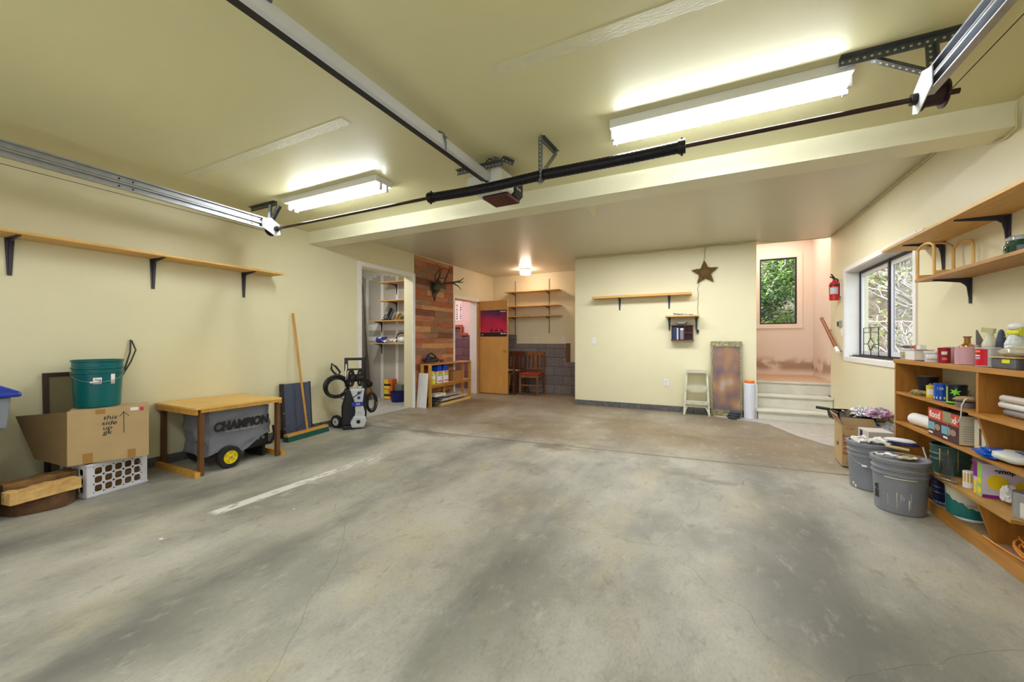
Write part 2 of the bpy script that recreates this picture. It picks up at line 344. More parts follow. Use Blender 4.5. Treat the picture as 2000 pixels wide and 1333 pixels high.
# closet
f = MB().box((-6.6, 5.95, 0), (-4.75, 6.08, 2.7)); f.box((-6.6, 3.9, 0), (-6.45, 5.95, 2.7)); f.box((-6.6, 3.9, 0), (-4.75, 4.0, 2.7))
for x in (-6.345, -5.935, -5.54, -5.13): f.box((x, 5.947, 0), (x+.072, 5.95, 2.56), 1)
f.box((-6.45, 5.946, 1.375), (-4.75, 5.95, 1.5), 1); f.box((-6.45, 5.946, 1.165), (-6.0, 5.95, 1.25), 1)
f.box((-6.45, 5.946, 2.5), (-4.75, 5.95, 2.68), 1)
for k in range(14): x = -6.4+k*.12; f.box((x, 5.9475, 2.5-.09*rr.random()), (x+.11, 5.95, 2.51), 1)
for zz in (.42, 1.62, 1.98): f.box((-6.45, 4.0, zz), (-6.447, 5.95, zz+.12), 1)
struct('wall_closet', f, [drywall, mud])
# side room beyond the doorway
f = MB().box((-6.6, 8.17, 0), (-4.75, 8.3, 2.7)); f.box((-6.7, 6.08, 0), (-6.6, 8.3, 2.7)); f.box((-6.6, 6.08, 0), (-4.75, 6.12, 2.7)); struct('wall_side_room', f, M('pink_wall', C(226, 200, 200), .6))
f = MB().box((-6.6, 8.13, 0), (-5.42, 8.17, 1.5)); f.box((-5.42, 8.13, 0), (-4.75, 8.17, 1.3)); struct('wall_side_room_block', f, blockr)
redb = M('red_stained_board', C(170, 88, 56), .5, var=.2, vs=5)
f = MB().box((-6.3, 8.09, 1.5), (-5.4, 8.13, 1.56)); f.box((-5.44, 8.09, 1.32), (-5.4, 8.13, 1.5)); f.box((-5.42, 8.09, 1.3), (-5.25, 8.13, 1.36)); struct('trim_4', f, redb)
# closet casing
f = MB().box((-4.57, 4.12, 0), (-4.548, 4.185, 2.27)); f.box((-4.57, 4.12, 2.27), (-4.548, 5.365, 2.335)); f.box((-4.57, 5.305, 0), (-4.548, 5.365, 2.27)); struct('trim_5', f, trimw)
# doorway casing and jamb
f = MB().box((-4.74, 7.42, 0), (-4.57, 7.5, 2.03)); struct('trim_6', f, trimw)
f = MB().box((-4.60, 7.44, 0), (-4.55, 7.5, 2.03)); f.box((-4.6, 6.61, 2.0), (-4.55, 7.5, 2.03)); struct('trim_7', f, M('door_jamb_wood', C(190, 142, 90), .4, var=.1, vs=4))
# right wall with window hole
f = MB(); a, b = 1.63, 1.86
f.box((a, -.5, 0), (b, 4.64, 2.7)); f.box((a, 6.53, 0), (b, 7.22, 2.7)); f.box((a, 4.64, 0), (b, 6.53, .955)); f.box((a, 4.64, 2.06), (b, 6.53, 2.7)); struct('wall_right', f, wallp)
# landing walls
f = MB().box((1.72, 7.22, 0), (1.86, 8.9, 3.15)); f.box((.56, 7.07, 0), (.675, 8.9, 3.15))
f.box((.675, 8.76, 0), (1.72, 8.9, 1.476)); f.box((.675, 8.76, 2.702), (1.72, 8.9, 3.15)); f.box((.675, 8.76, 1.476), (.906, 8.9, 2.702)); f.box((1.483, 8.76, 1.476), (1.72, 8.9, 2.702))
struct('wall_landing', f, peach)
nt_ = peach.node_tree; nn, LL = nt_.nodes, nt_.links; bb = nn['Principled BSDF']; old = bb.inputs['Base Color'].links[0].from_socket
tc_ = nn.new('ShaderNodeTexCoord'); sp_ = nn.new('ShaderNodeSeparateXYZ'); LL.new(tc_.outputs['Object'], sp_.inputs[0])
def mr_(v, a_, b_, c_=0, d_=1):
    k_ = nn.new('ShaderNodeMapRange'); k_.interpolation_type = 'SMOOTHSTEP'; LL.new(v, k_.inputs[0])
    for i_, q_ in enumerate((a_, b_, c_, d_)): k_.inputs[i_+1].default_value = q_
    return k_.outputs[0]
def mm_(a_, b_):
    k_ = nn.new('ShaderNodeMath'); k_.operation = 'MULTIPLY'; LL.new(a_, k_.inputs[0])
    if isinstance(b_, float): k_.inputs[1].default_value = b_
    else: LL.new(b_, k_.inputs[1])
    return k_.outputs[0]
nz_ = nn.new('ShaderNodeTexNoise'); nz_.inputs['Scale'].default_value = 3.4; nz_.inputs['Detail'].default_value = 4; LL.new(tc_.outputs['Object'], nz_.inputs[0])
mk = mm_(mm_(mm_(mr_(sp_.outputs[2], .56, .68), mr_(sp_.outputs[2], .72, .92, 1, 0)), mr_(nz_.outputs[0], .42, .56)), .75)
mx_ = nn.new('ShaderNodeMix'); mx_.data_type = 'RGBA'; LL.new(mk, mx_.inputs[0]); LL.new(old, mx_.inputs[6]); mx_.inputs[7].default_value = C(150, 112, 74); LL.new(mx_.outputs[2], bb.inputs['Base Color'])
f = MB().prism([(-1.22, 4.34), (-1.11, 4.32), (-1.23, 4.79)], 2.677, 2.681, 'z'); struct('trim_9', f, wallp)
sm2 = M('brown_scuff', C(190, 150, 96), .7, var=.1, vs=10)
# closed garage door behind the camera
f = MB().box((-4.75, -.56, 2.3), (1.86, -.5, 2.7)); f.box((-4.75, -.56, 0), (-4.0, -.5, 2.3)); f.box((1.0, -.56, 0), (1.86, -.5, 2.3)); struct('wall_front', f, wallp)
d = bpy.data.objects.new('door_2', None); COL.objects.link(d); d['kind'] = 'structure'; d.location = (-1.5, -.53, 0)
for k in range(4): MB().box((-2.5, -.02, k*.575+.002), (2.5, .02, k*.575+.573)).build('panel', trimw, d, bev=.004)
# curbs
f = MB(); y = -.5
while y < 4.1: f.box((-4.57, y, 0), (-4.558, min(4.12, y+.4)-.006, .085)); y += .4
struct('baseboard_left', f, curb)
f = MB(); x = -2.15
while x < .1: f.box((x, 6.925, 0), (x+.394, 6.95, .092)); x += .4
f.box((.05, 6.925, 0), (.67, 6.95, .092)); struct('baseboard_back', f, curb)
# stairs
f = MB()
for z0, y0, x1 in ((.0, 6.8, 1.625), (.15, 7.08, 1.625), (.34, 7.36, 1.715)):
    h_ = {0.0: .15, .15: .19, .34: .19}[z0]
    f.box((.685, y0, z0), (x1, 8.75 if z0 > .3 else y0+.62, z0+h_-.03)); f.box((.665 if z0 < .3 else .68, y0-.025, z0+h_-.03), (x1, 8.755 if z0 > .3 else y0+.3, z0+h_))
o = f.build('stairs', [stepp], bev=.004); o['kind'] = 'structure'; o['label'] = 'three painted steps up to the landing'; o.name = 'trim_8'
f = MB().box((.68, 7.36, .531), (1.715, 8.757, .535)); struct('floor', f, M('landing_floor', C(206, 170, 140), .5, var=.1, vs=4))

# windows
def frame(mb, axis, c, a0, a1, z0, z1, w_, t, mi=0):
    for (p, q, r, s_) in ((a0, a0+w_, z0+w_, z1-w_), (a1-w_, a1, z0+w_, z1-w_), (a0, a1, z0, z0+w_), (a0, a1, z1-w_, z1)):
        if axis == 'x': mb.box((c, p, r), (c+t, q, s_), mi)
        else: mb.box((p, c, r), (q, c+t, s_), mi)
    return mb
winf = M('bronze_window_frame', C(40, 46, 58), .4, .3)
d = bpy.data.objects.new('window_1', None); COL.objects.link(d); d['kind'] = 'structure'; d.location = (1.77, 5.58, 1.5)
def P(mb, name, mats, lb=None, **k):
    mb.T = Matrix(); mb.v = [v-Vector(d.location) for v in mb.v]; o = mb.build(name, mats, d, **k)
    if lb: o['label'] = lb
    return o
f = MB(); frame(f, 'x', 1.617, 4.585, 6.585, .9, 2.115, .055, .013); P(f, 'casing', trimw, 'white casing')
f = MB(); frame(f, 'x', 1.63, 4.64, 6.53, .955, 2.06, .008, .15); P(f, 'reveal', trimw)
f = MB(); frame(f, 'x', 1.765, 4.648, 6.522, .963, 2.052, .03, .035); f.box((1.76, 5.58, .963), (1.80, 5.62, 2.05)); P(f, 'frame', winf, 'dark metal frame')
f = MB(); frame(f, 'x', 1.775, 5.62, 6.49, .993, 2.02, .045, .02); P(f, 'sash', whitep, 'white sliding sash')
f = MB(); frame(f, 'x', 1.775, 4.68, 5.58, .993, 2.02, .05, .02); P(f, 'sash', whitep)
f = MB().box((1.783, 5.66, 1.03), (1.787, 6.45, 1.98)); P(f, 'pane', glass)
f = MB().box((1.783, 4.72, 1.03), (1.787, 5.53, 1.98)); P(f, 'pane', glass)
f = MB().box((1.66, 4.66, .963), (1.75, 6.5, .972)); f.box((1.69, 4.66, .972), (1.70, 6.5, .984)); f.box((1.72, 4.66, .972), (1.73, 6.5, .984)); P(f, 'track', winf)
# insect screen of the near half
m, n, L, b = nodes('grey_insect_screen'); tr = n.new('ShaderNodeBsdfTransparent'); mx = n.new('ShaderNodeMixShader'); mx.inputs[0].default_value = .42
b.inputs['Base Color'].default_value = C(206, 206, 212); b.inputs['Roughness'].default_value = .9; L.new(tr.outputs[0], mx.inputs[1]); L.new(b.outputs[0], mx.inputs[2]); L.new(mx.outputs[0], n['Material Output'].inputs[0])
f = MB().add([(1.81, 4.7, 1.0), (1.81, 5.56, 1.0), (1.81, 5.56, 2.0), (1.81, 4.7, 2.0)], [(0, 1, 2, 3)]); P(f, 'insect_screen', m)
d = bpy.data.objects.new('window_2', None); COL.objects.link(d); d['kind'] = 'structure'; d.location = (1.2, 8.76, 1.48)
f = MB(); frame(f, 'y', 8.742, .826, 1.565, 1.396, 2.782, .078, .018); P(f, 'casing', M('peach_trim', C(242, 228, 214), .4))
f = MB(); frame(f, 'y', 8.762, .906, 1.483, 1.476, 2.702, .022, .05); P(f, 'frame', winf)
f = MB().box((.93, 8.785, 1.49), (1.46, 8.789, 2.68)); P(f, 'pane', glass)

# lamps of the room
def fixture(x0, x1, y0, label, cap):
    t = thing('fluorescent_light', label, 'ceiling light', (x0, y0, 2.56), group=None); l = x1-x0
    MB().box((0, -.03, -.055), (l, .16, 0)).build('housing', white_metal, t, bev=.004)
    em = M('fluorescent_tube_glow', C(255, 255, 255), .3, emit=(.94, .98, 1, 1), es=TUBE)
    for yy in (.03, .1): MB().cyl((.025, yy, -.083), (l-.025, yy, -.083), .017, n=14).build('tube', em, t)
    for xx in (0, l-.02):
        for yy in (.018, .088): MB().box((xx, yy, -.108), (xx+.02, yy+.026, -.055)).build('lamp_holder', whitep, t)
    if cap: lab(MB().box((l-.01, -.005, -.05), (l+.004, .135, .0)).build('end_cap', galv, t), 'crumpled foil at the end')
    return t
fixture(-3.70, -2.48, 2.46, 'two-tube fluorescent light on the ceiling nearer the left wall', False)
fixture(-.55, .66, 2.52, 'two-tube fluorescent light on the ceiling nearer the right wall', True)
t = thing('ceiling_lamp', 'small round white glass ceiling lamp over the back alcove', 'ceiling light', (-3.43, 7.54, 2.68))
MB().lathe([(0, 0), (.11, 0), (.115, -.025), (.10, -.03)], c=(0, 0, 0)).build('base', white_metal, t)
MB().lathe([(.1, -.03), (.112, -.045), (.112, -.1), (.09, -.118), (0, -.122)]).build('globe', M('lamp_globe_glow', C(255, 248, 240), .3, emit=(1, .74, .58, 1), es=LAMP), t)

# ================================================================== GARAGE DOOR HARDWARE
def perf(mb, p, q, w_=.034, n=None, mi=0, up=(0, 0, 1), mh=1):
    """perforated angle iron: two flanges and dark holes"""
    p, q = Vector(p), Vector(q); d = (q-p).normalized(); u = Vector(up); x = d.cross(u)
    if x.length < .1: x = d.cross(Vector((0, 1, 0)))
    x.normalize(); y = x.cross(d).normalized(); l = (q-p).length
    mb.beam(p, q, .003, w_, mi, up=y); mb.beam(p+y*w_/2+x*w_/2, q+y*w_/2+x*w_/2, w_, .003, mi, up=y)
    for k in range(max(2, int(l/.028))):
        c = p+d*(.014+k*.028)
        if (c-p).length > l-.01: break
        mb.cyl(c-x*.0025, c+x*.0025, .006, n=8, mi=mh)
holes = M('punched_hole_light', C(196, 192, 160), .6)
def door_track(x, sgn, label):
    t = thing('garage_door_track', label, 'garage door track', (x, 0, 0))
    def zc(y): return 2.435-.02*y
    y0, y1 = -.46, 2.44
    for k, (dz, nm) in enumerate(((0, 'upper_channel'), (-.056, 'lower_channel'))):
        f = MB(); prof = [(.028, .0), (.028, -.01), (0, -.01), (0, -.046), (.028, -.046), (.028, -.052), (-.003, -.052), (-.003, 0)]
        prof = [(-sgn*u*-1 if False else u*(1 if x < 0 else -1), v) for u, v in prof]
        vs = [(u, y, zc(y)+v+dz) for y in (y0, y1) for u, v in prof]; n_ = len(prof)
        f.add(vs, [(i, (i+1) % n_, n_+(i+1) % n_, n_+i) for i in range(n_)]+[tuple(range(n_))[::-1], tuple(range(n_, 2*n_))])
        f.build(nm, galv, t)
    s_ = 1 if x < 0 else -1
    for y in (.62, .75, 1.32, 1.4, 2.28, 2.36):
        for dz in (-.028, -.084): MB().cyl((s_*.0, y, zc(y)+dz), (s_*.006, y, zc(y)+dz), .006, n=8).build('bolt', blackm, t)
    # end plate with the shaft bearing, drum and cable
    f = MB().prism([(2.36, 2.37), (2.45, 2.40), (2.53, 2.35), (2.545, 2.25), (2.49, 2.225), (2.40, 2.27), (2.36, 2.29)], s_*.03, s_*.034, 'x'); f.build('end_plate', M('white_bearing_plate', C(214, 216, 220), .4), t)
    MB().cyl((s_*.034, 2.5, 2.3), (s_*.055, 2.5, 2.3), .026, n=18).build('bearing', blackm, t)
    dm = [(.0, 0), (.058, 0), (.058, .008), (.045, .012), (.045, .07), (.062, .075), (.062, .082), (0, .082)]
    f = MB(); f.T = Matrix.Translation((s_*.02, 2.5, 2.3)) @ Matrix.Rotation(R(-90*s_), 4, 'Y'); f.lathe(dm, 24); f.build('cable_drum', M('dark_red_drum', C(62, 40, 44), .5, .3), t)
    MB().tube([(-s_*.05, 2.45, 2.275), (-s_*.05, 1.6, 2.28), (-s_*.05, -.4, 2.29)], .002, 5).build('lift_cable', blackm, t)
    xs = -s_
    f = MB(); perf(f, (xs*.34 if x < 0 else -.33, 2.47, 2.54), (.09 if x < 0 else .12, 2.47, 2.54), .04); f.build('ceiling_angle', [galvd, holes], t)
    f = MB(); perf(f, (0, 2.47, 2.53), (0, 2.45, 2.36), .034, up=(1, 0, 0)); f.build('hanger_angle', [galvd, holes], t)
    f = MB(); perf(f, (.085 if x < 0 else -.2, 2.49, 2.53), (0.0, 2.46, 2.38), .034, up=(0, 1, 0)); f.build('brace_angle', [galvd, holes], t)
    return t
door_track(-3.95, 1, 'double steel garage door track above the long shelf on the left wall')
door_track(.92, -1, 'double steel garage door track at the upper right, ending by the red-brown drum')
t = thing('torsion_shaft', 'long dark steel shaft with two black springs hanging in front of the beam', 'torsion spring', (-1.03, 2.5, 2.30))
MB().cyl((-3.03, 0, 0), (2.06, 0, 0), .0125, n=14).build('shaft', M('brown_steel_shaft', C(66, 50, 44), .35, .6, var=.2, vs=8), t)
def spring(x0, x1, sag, flip):
    f = MB(); n_ = 60; pts = []; rs = []
    for i in range(n_+1):
        u = i/n_; x = x0+(x1-x0)*u; pts.append((x, 0, -sag*math.sin(math.pi*u))); rs.append(.034+.0015*(i % 2))
    f.tube(pts, .028, 16, rs=rs); return f
spring(-.93, .008, .012, 0).build('spring', M('black_spring', C(26, 24, 30), .35, .5, bump=.5, bs=90, bst=(1, .05, .05)), t)
spring(.022, .9, .004, 1).build('spring', M('black_spring', C(26, 24, 30)), t)
for x in (-.93, .9):
    f = MB().cyl((x-.02, 0, 0), (x+.02, 0, 0), .04, n=16)
    for a in range(4): f.cyl((x, .03*math.cos(a*1.57), .03*math.sin(a*1.57)), (x, .052*math.cos(a*1.57), .052*math.sin(a*1.57)), .007, n=8)
    f.build('winding_cone', blackm, t)
f = MB(); perf(f, (.015, -.02, .255), (.015, -.02, -.05), .03, up=(1, 0, 0)); f.build('hanger_angle', [galvd, holes], t)
f = MB(); perf(f, (.015, -.02, .245), (.03, .24, .245), .03, up=(0, 0, 1)); f.build('ceiling_angle', [galvd, holes], t)
f = MB(); perf(f, (.03, .23, .235), (.02, .0, .01), .03, up=(1, 0, 0)); f.build('brace_angle', [galvd, holes], t)
MB().prism([(-.03, .03), (.03, .03), (.03, -.03), (0, -.06), (-.03, -.03)], .018, .022, 'y').build('centre_plate', galv, t)
# opener
t = thing('garage_door_opener', 'white and black garage door opener with its rail on the ceiling', 'garage door opener', (-1.52, 2.62, 2.36))
f = MB().prism([(-.185, .0), (-.185, .08), (-.16, .10), (-.04, .10), (-.02, .03), (.02, .03), (.03, .13), (.10, .14), (.135, .11), (.135, .0), (.10, -.03), (-.13, -.035)], 0, .21, 'y')
f.build('housing', M('opener_white', C(222, 222, 216), .4), t, bev=.012)
MB().prism([(-.17, .0), (-.17, .08), (.11, .13), (.145, .1), (.145, .0), (.11, -.025), (-.12, -.03)], .212, .36, 'y').build('rear_housing', blackp, t, bev=.01)
MB().box((-.1, .1, -.058), (.13, .33, -.028)).build('light_lens', M('dark_red_lens', C(70, 26, 34), .3), t, bev=.01)
f = MB().box((-.0, -3.0, .045), (.03, .06, .095), 1); f.box((-.0005, -3.0, .038), (.03, .06, .0452), 1); f.box((-.045, -3.0, .04), (.0, .06, .09), 0)
lab(f.build('rail', [blackp, M('bright_rail_steel', C(214, 216, 222), .3, .3)], t), 'silver rail with a black underside')
for y in (-.6, -1.72): MB().box((.028, y, .09), (.04, y+.03, .1)).build('rail_clip', galvd, t)
f = MB(); f.tube([(.01, -.62, .12), (.035, -.6, .11), (.04, -.58, .06), (.02, -.56, .02)], .006, 6); f.build('release_trolley', galvd, t)
f = MB(); perf(f, (-.25, -.03, .13), (.16, -.03, .13), .034, up=(0, 0, 1)); perf(f, (.1, .0, .195), (.19, .08, .16), .03); perf(f, (.09, -.02, .19), (.02, .0, .15), .03); f.build('mounting_angle', [galvd, holes], t)
MB().tube([(-.0, .02, .1), (-.02, .0, .17), (.03, -.01, .2), (.08, .02, .17), (.09, .05, .14)], .005, 6).build('power_cord', blackp, t)
text('chamb', .03, whitep, t, (.1465, .27, .04), FX)

# ================================================================== LEFT WALL
def bracket(depth, drop, w_=.028, name='bracket'):
    """cast shelf bracket; wall plate on x=0, arm along +x, top at z=0"""
    f = MB(); f.prism([(0, 0), (0, -drop), (.006, -drop), (.02, -drop*.35), (.03, -.045), (.05, -.028), (depth, -.008), (depth, 0)], -.004, .004, 'y')
    f.add([(0, -w_*.7, 0), (0, w_*.7, 0), (0, w_*.35, -drop), (0, -w_*.35, -drop), (.007, -w_*.7, 0), (.007, w_*.7, 0), (.007, w_*.35, -drop), (.007, -w_*.35, -drop)],
          [(0, 1, 2, 3), (7, 6, 5, 4), (0, 4, 5, 1), (1, 5, 6, 2), (2, 6, 7, 3), (3, 7, 4, 0)])
    f.add([(0, -w_*.7, 0), (0, w_*.7, 0), (depth, w_*.3, 0), (depth, -w_*.3, 0), (0, -w_*.7, -.006), (0, w_*.7, -.006), (depth, w_*.3, -.006), (depth, -w_*.3, -.006)],
          [(3, 2, 1, 0), (4, 5, 6, 7), (0, 1, 5, 4), (1, 2, 6, 5), (2, 3, 7, 6), (3, 0, 4, 7)])
    return f
t = thing('wall_shelf', 'long pine shelf on three dark brackets along the left wall', 'shelf', (-4.57, 1.2, 1.912))
MB().box((0, -1.5, 0), (.27, 1.645, .019)).build('shelf_board', pine, t)
b0 = bracket(.215, .272, .034).build('bracket', darkbr, t, loc=(.001, -.27, -.0005))
for y in (.56, 1.35): c_ = b0.copy(); COL.objects.link(c_); c_.location = (.001, y, -.0005)
# recycling bin
t = thing('rubbish_bin', 'grey plastic wheelie bin with a blue lid at the left edge', 'bin', (-4.24, .5, 0))
f = MB(); a_, b_ = (.17, .25), (.25, .30)
vs = [(sx*w1, sy*l1, z) for z, w1, l1 in ((.0, .2, .26), (.60, .225, .285), (.602, .245, .305), (.8, .255, .32)) for sx, sy in ((-1, -1), (1, -1), (1, 1), (-1, 1))]
fs = [(3, 2, 1, 0)]+[(k*4+i, k*4+(i+1) % 4, k*4+4+(i+1) % 4, k*4+4+i) for k in range(3) for i in range(4)]+[(12, 13, 14, 15)]
f.add(vs, fs); f.build('body', greyp, t, bev=.015)
f = MB(); f.add([(-.28, -.36, .8), (.28, -.36, .8), (.28, .36, .8), (-.28, .36, .8), (-.28, -.36, .83), (.28, -.36, .83), (.28, .36, .83), (-.28, .36, .83), (-.2, -.28, .88), (.2, -.28, .88), (.2, .28, .88), (-.2, .28, .88)],
                 [(3, 2, 1, 0), (0, 1, 5, 4), (1, 2, 6, 5), (2, 3, 7, 6), (3, 0, 4, 7), (4, 5, 9, 8), (5, 6, 10, 9), (6, 7, 11, 10), (7, 4, 8, 11), (8, 9, 10, 11)])
f.build('lid', bluep, t, bev=.012)
# log slice, timbers
bark = M('log_bark', C(96, 68, 44), .9, var=.35, vs=14, bump=.8, bs=30); cutw = M('split_pine', C(226, 192, 128), .7, col2=C(190, 140, 70), vs=6, st=(3, 1, 3), bump=.4, bs=20, bst=(3, .6, 3)); oldw = M('weathered_timber', C(150, 112, 60), .8, col2=C(92, 66, 38), vs=5, st=(5, 1, 5), bump=.6, bs=18, bst=(4, .7, 4))
f = MB(); pf = []
for i in range(30):
    a = 2*math.pi*i/30; r_ = .18*(1+.1*noise.noise(Vector((math.cos(a)*1.5, math.sin(a)*1.5, 2)))); pf.append((r_*math.cos(a), r_*math.sin(a)))
f.prism(pf, 0, .1, 'z'); tag(f.build('log_slice', bark, loc=(-4.2, .99, 0), bev=.006), 'thick round slice of log on the floor under the split timbers', 'log')
def timber(p, q, w_, h_, m, label, seed):
    f = MB(); p, q = Vector(p), Vector(q); d = (q-p); n_ = 10; x = Vector((d.y, -d.x, 0)).normalized(); vs = []
    for i in range(n_+1):
        c = p+d*i/n_
        for a, b in ((-1, 0), (1, 0), (1, 1), (-1, 1)):
            k = noise.noise(Vector((i*.6, a*2+b, seed)))*.014
            vs.append(c+x*(a*w_/2+k)+Vector((0, 0, b*h_+(k if b else 0))))
    f.add(vs, [(i*4+j, i*4+(j+1) % 4, i*4+4+(j+1) % 4, i*4+4+j) for i in range(n_) for j in range(4)]+[(3, 2, 1, 0), (n_*4, n_*4+1, n_*4+2, n_*4+3)])
    return tag(f.build('timber', m), label, 'timber')
timber((-4.085, 1.14, .104), (-4.03, .805, .104), .1, .075, cutw, 'pale freshly split length of timber lying on the log slice', 1)
timber((-4.205, 1.15, .104), (-4.17, .805, .104), .12, .11, oldw, 'brown weathered timber lying behind the pale split one', 4)
# crate with firewood
crm = M('white_crate_plastic', C(214, 214, 222), .45)
t = thing('milk_crate', 'white plastic crate of firewood on the floor under the cardboard box', 'crate', (-4.07, 1.185, 0), rz=R(90+9))
def gridpanel(L_, H_, nx, nz, m0, hole=.36):
    """flat panel in xz with rounded rectangular holes"""
    f = MB(); z0, z1 = .028, H_-.03; x0, x1 = m0, L_-m0; cw, ch = (x1-x0)/nx, (z1-z0)/nz
    f.add([(0, 0, 0), (L_, 0, 0), (L_, 0, z0), (0, 0, z0)], [(0, 1, 2, 3)]); f.add([(0, 0, z1), (L_, 0, z1), (L_, 0, H_), (0, 0, H_)], [(0, 1, 2, 3)])
    f.add([(0, 0, z0), (x0, 0, z0), (x0, 0, z1), (0, 0, z1)], [(0, 1, 2, 3)]); f.add([(x1, 0, z0), (L_, 0, z0), (L_, 0, z1), (x1, 0, z1)], [(0, 1, 2, 3)])
    for i in range(nx):
        for j in range(nz):
            cx, cz = x0+cw*(i+.5), z0+ch*(j+.5); N = 16; o = []; q = []
            for k in range(N):
                a = 2*math.pi*(k+.5)/N; ca, sa = math.cos(a), math.sin(a); e = 1/max(abs(ca), abs(sa))
                o.append((cx+ca*e*cw/2, 0, cz+sa*e*ch/2)); g = 1/((abs(ca)**5+abs(sa)**5)**(1/5)); q.append((cx+ca*g*(cw/2-.008), 0, cz+sa*g*(ch/2-.0075)))
            f.add(o+q, [(k, (k+1) % N, N+(k+1) % N, N+k) for k in range(N)])
    return f
LC, HC, DC = .37, .25, .32
gridpanel(LC, HC, 5, 3, .035).build('grid_side', crm, t, solid=.006)
gridpanel(LC, HC, 5, 3, .035).build('grid_side', crm, t, loc=(0, DC, 0), solid=.006)
gridpanel(DC, HC, 4, 3, .03).build('grid_end', crm, t, loc=(0, 0, 0), rz=R(90), solid=.006)
gridpanel(DC, HC, 4, 3, .03).build('grid_end', crm, t, loc=(LC, 0, 0), rz=R(90), solid=.006)
f = MB().box((.003, .003, .003), (LC-.003, DC-.003, .01)); f.build('bottom', crm, t)
for z in (.012, HC-.012):
    f = MB()
    f.box((-.008, -.008, z-.006), (LC+.008, -.002, z+.006)); f.box((-.008, DC+.002, z-.006), (LC+.008, DC+.008, z+.006)); f.box((-.008, -.008, z-.006), (-.002, DC+.008, z+.006)); f.box((LC+.002, -.008, z-.006), (LC+.008, DC+.008, z+.006))
    f.build('rim', crm, t)
fw0 = None
for k in range(9):
    ll = .26+.02*(k % 3); r_ = .036; row, colm = divmod(k, 3)
    a, b, c_ = -4.33+.0*row+.085*colm-.0*row, 1.36, .05+row*.072
    if fw0 is None:
        f = MB(); vs = []
        for y in (-.14, -.05, .05, .14):
            for a2 in (.3, 1.5, 2.8, 3.9, 5.2): vs.append((r_*math.cos(a2+y)*(1+.3*noise.noise(Vector((a2, y*9, 1)))), y, r_*math.sin(a2+y)))
        f.add(vs, [(i*5+j, i*5+(j+1) % 5, i*5+5+(j+1) % 5, i*5+5+j) for i in range(3) for j in range(5)]+[(0, 1, 2, 3, 4)[::-1], (15, 16, 17, 18, 19)])
        o = f.build('firewood', oldw); fw0 = o
    else: o = fw0.copy(); COL.objects.link(o)
    o.location = (a+.01, b, c_); o.rotation_euler = (0, .5*k, R(9)); tag(o, 'split piece of brown firewood inside the white crate', 'firewood', 'firewood in the white crate')
# big cardboard box
t = thing('cardboard_box', 'large cardboard box with handwriting and an up arrow on the crate', 'cardboard box', (-4.106, 1.096, .258), rz=R(70))
H_ = .395
MB().box((0, 0, 0), (.43, .33, H_-.012)).build('body', board, t)
f = MB().box((0, -.001, H_-.014), (.43, .0, H_), 0); f.build('front_flap', board, t)
f = MB(); f.add([(0, 0, .0), (-.17, .18, .05), (-.27, .27, .36), (0, 0, H_-.004)], [(0, 1, 2, 3)]); lab(f.build('side_flap', boardd, t, solid=.004), 'open flap with shade painted into its colour')
for x, z0, z1, ww in ((.075, 0, .075, .05), (.31, 0, .065, .045), (.14, H_-.04, H_-.004, .05)): MB().box((x, -.002, z0+.003), (x+ww, -.0002, z1)).build('tape', tape, t)
MB().box((.325, -.002, H_-.032), (.37, -.0004, H_-.008)).build('sticker', paper, t); MB().box((.38, -.002, H_-.038), (.398, -.0004, H_-.01)).build('sticker', M('red_sticker', C(190, 40, 56), .5), t)
for s_, z, x in (('this', .325, .215), ('side', .285, .21), ('up', .25, .2), ('gk', .215, .2)):
    text(s_, .045, ink, t, (x, -.0015, z), FN, sx=1.15, shear=.2)
f = MB().tube([(.29, -.002, .2), (.288, -.002, .36)], .0016, 5); f.tube([(.265, -.002, .325), (.288, -.002, .362), (.318, -.002, .325)], .0016, 5); f.build('arrow', ink, t)
# green bucket
def bucket(name, label, mat, loc, r=.15, h=.37, rz=0, lid=False, rims=((.02, .01), (.055, .01), (.09, .008))):
    t = thing(name, label, 'bucket', loc, rz)
    rb = r*.87; prof = [(0, 0), (rb-.006, 0), (rb, .008)]
    top = h
    prof += [(r*.945, top-.112), (r*.945, top-.108), (r*.99, top-.103), (r*.99, top-.094), (r*.95, top-.09), (r*.95, top-.072), (r*1.0, top-.067), (r*1.0, top-.058), (r*.955, top-.053), (r*.955, top-.016), (r, top-.012), (r, top), (r-.008, top)]
    if not lid: prof += [(r*.95, top-.01), (rb-.01, .02), (0, .02)]
    MB().lathe(prof, 40).build('body', mat, t)
    if lid: MB().lathe([(r+.004, top-.022), (r+.006, top), (r+.003, top+.006), (r-.012, top+.006), (r-.016, top-.006), (0, top-.006)], 40).build('lid', mat, t)
    return t
t = bucket('bucket', 'dark green plastic bucket standing on the large cardboard box', teal, (-4.335, 1.325, .642))
cam_a = math.atan2(-1.335, 4.352)
def lbl(parent, r, z0, z1, a, da, mat, name='paper_label', lb=None, taper=0, z_off=0):
    f = MB().lathe([(r, z0), (r+taper, z1)], 10, arc=(a-da, a+da)); o = f.build(name, mat, parent, solid=.0008)
    if lb: o['label'] = lb
    return o
lbl(t, .1402, .185, .235, cam_a-.02, .17, paper, taper=.0015); lbl(t, .1402, .18, .26, cam_a+.62, .1, paper, taper=.002)
text('Ting', .02, ink, t, (.1425*math.cos(cam_a)+.001, .1425*math.sin(cam_a), .218), (R(90), 0, cam_a+R(90)))
f = MB(); f.tube([(.15*math.cos(cam_a+u*1.55), .15*math.sin(cam_a+u*1.55)+0, .285-.085*(1-u*u)) for u in [i/10-1 for i in range(21)]], .0018, 6); f.build('wire_handle', galv, t)
p0 = [(.1545*math.cos(cam_a-.27+k*.07), .1545*math.sin(cam_a-.27+k*.07), .2+k*.001) for k in range(5)]
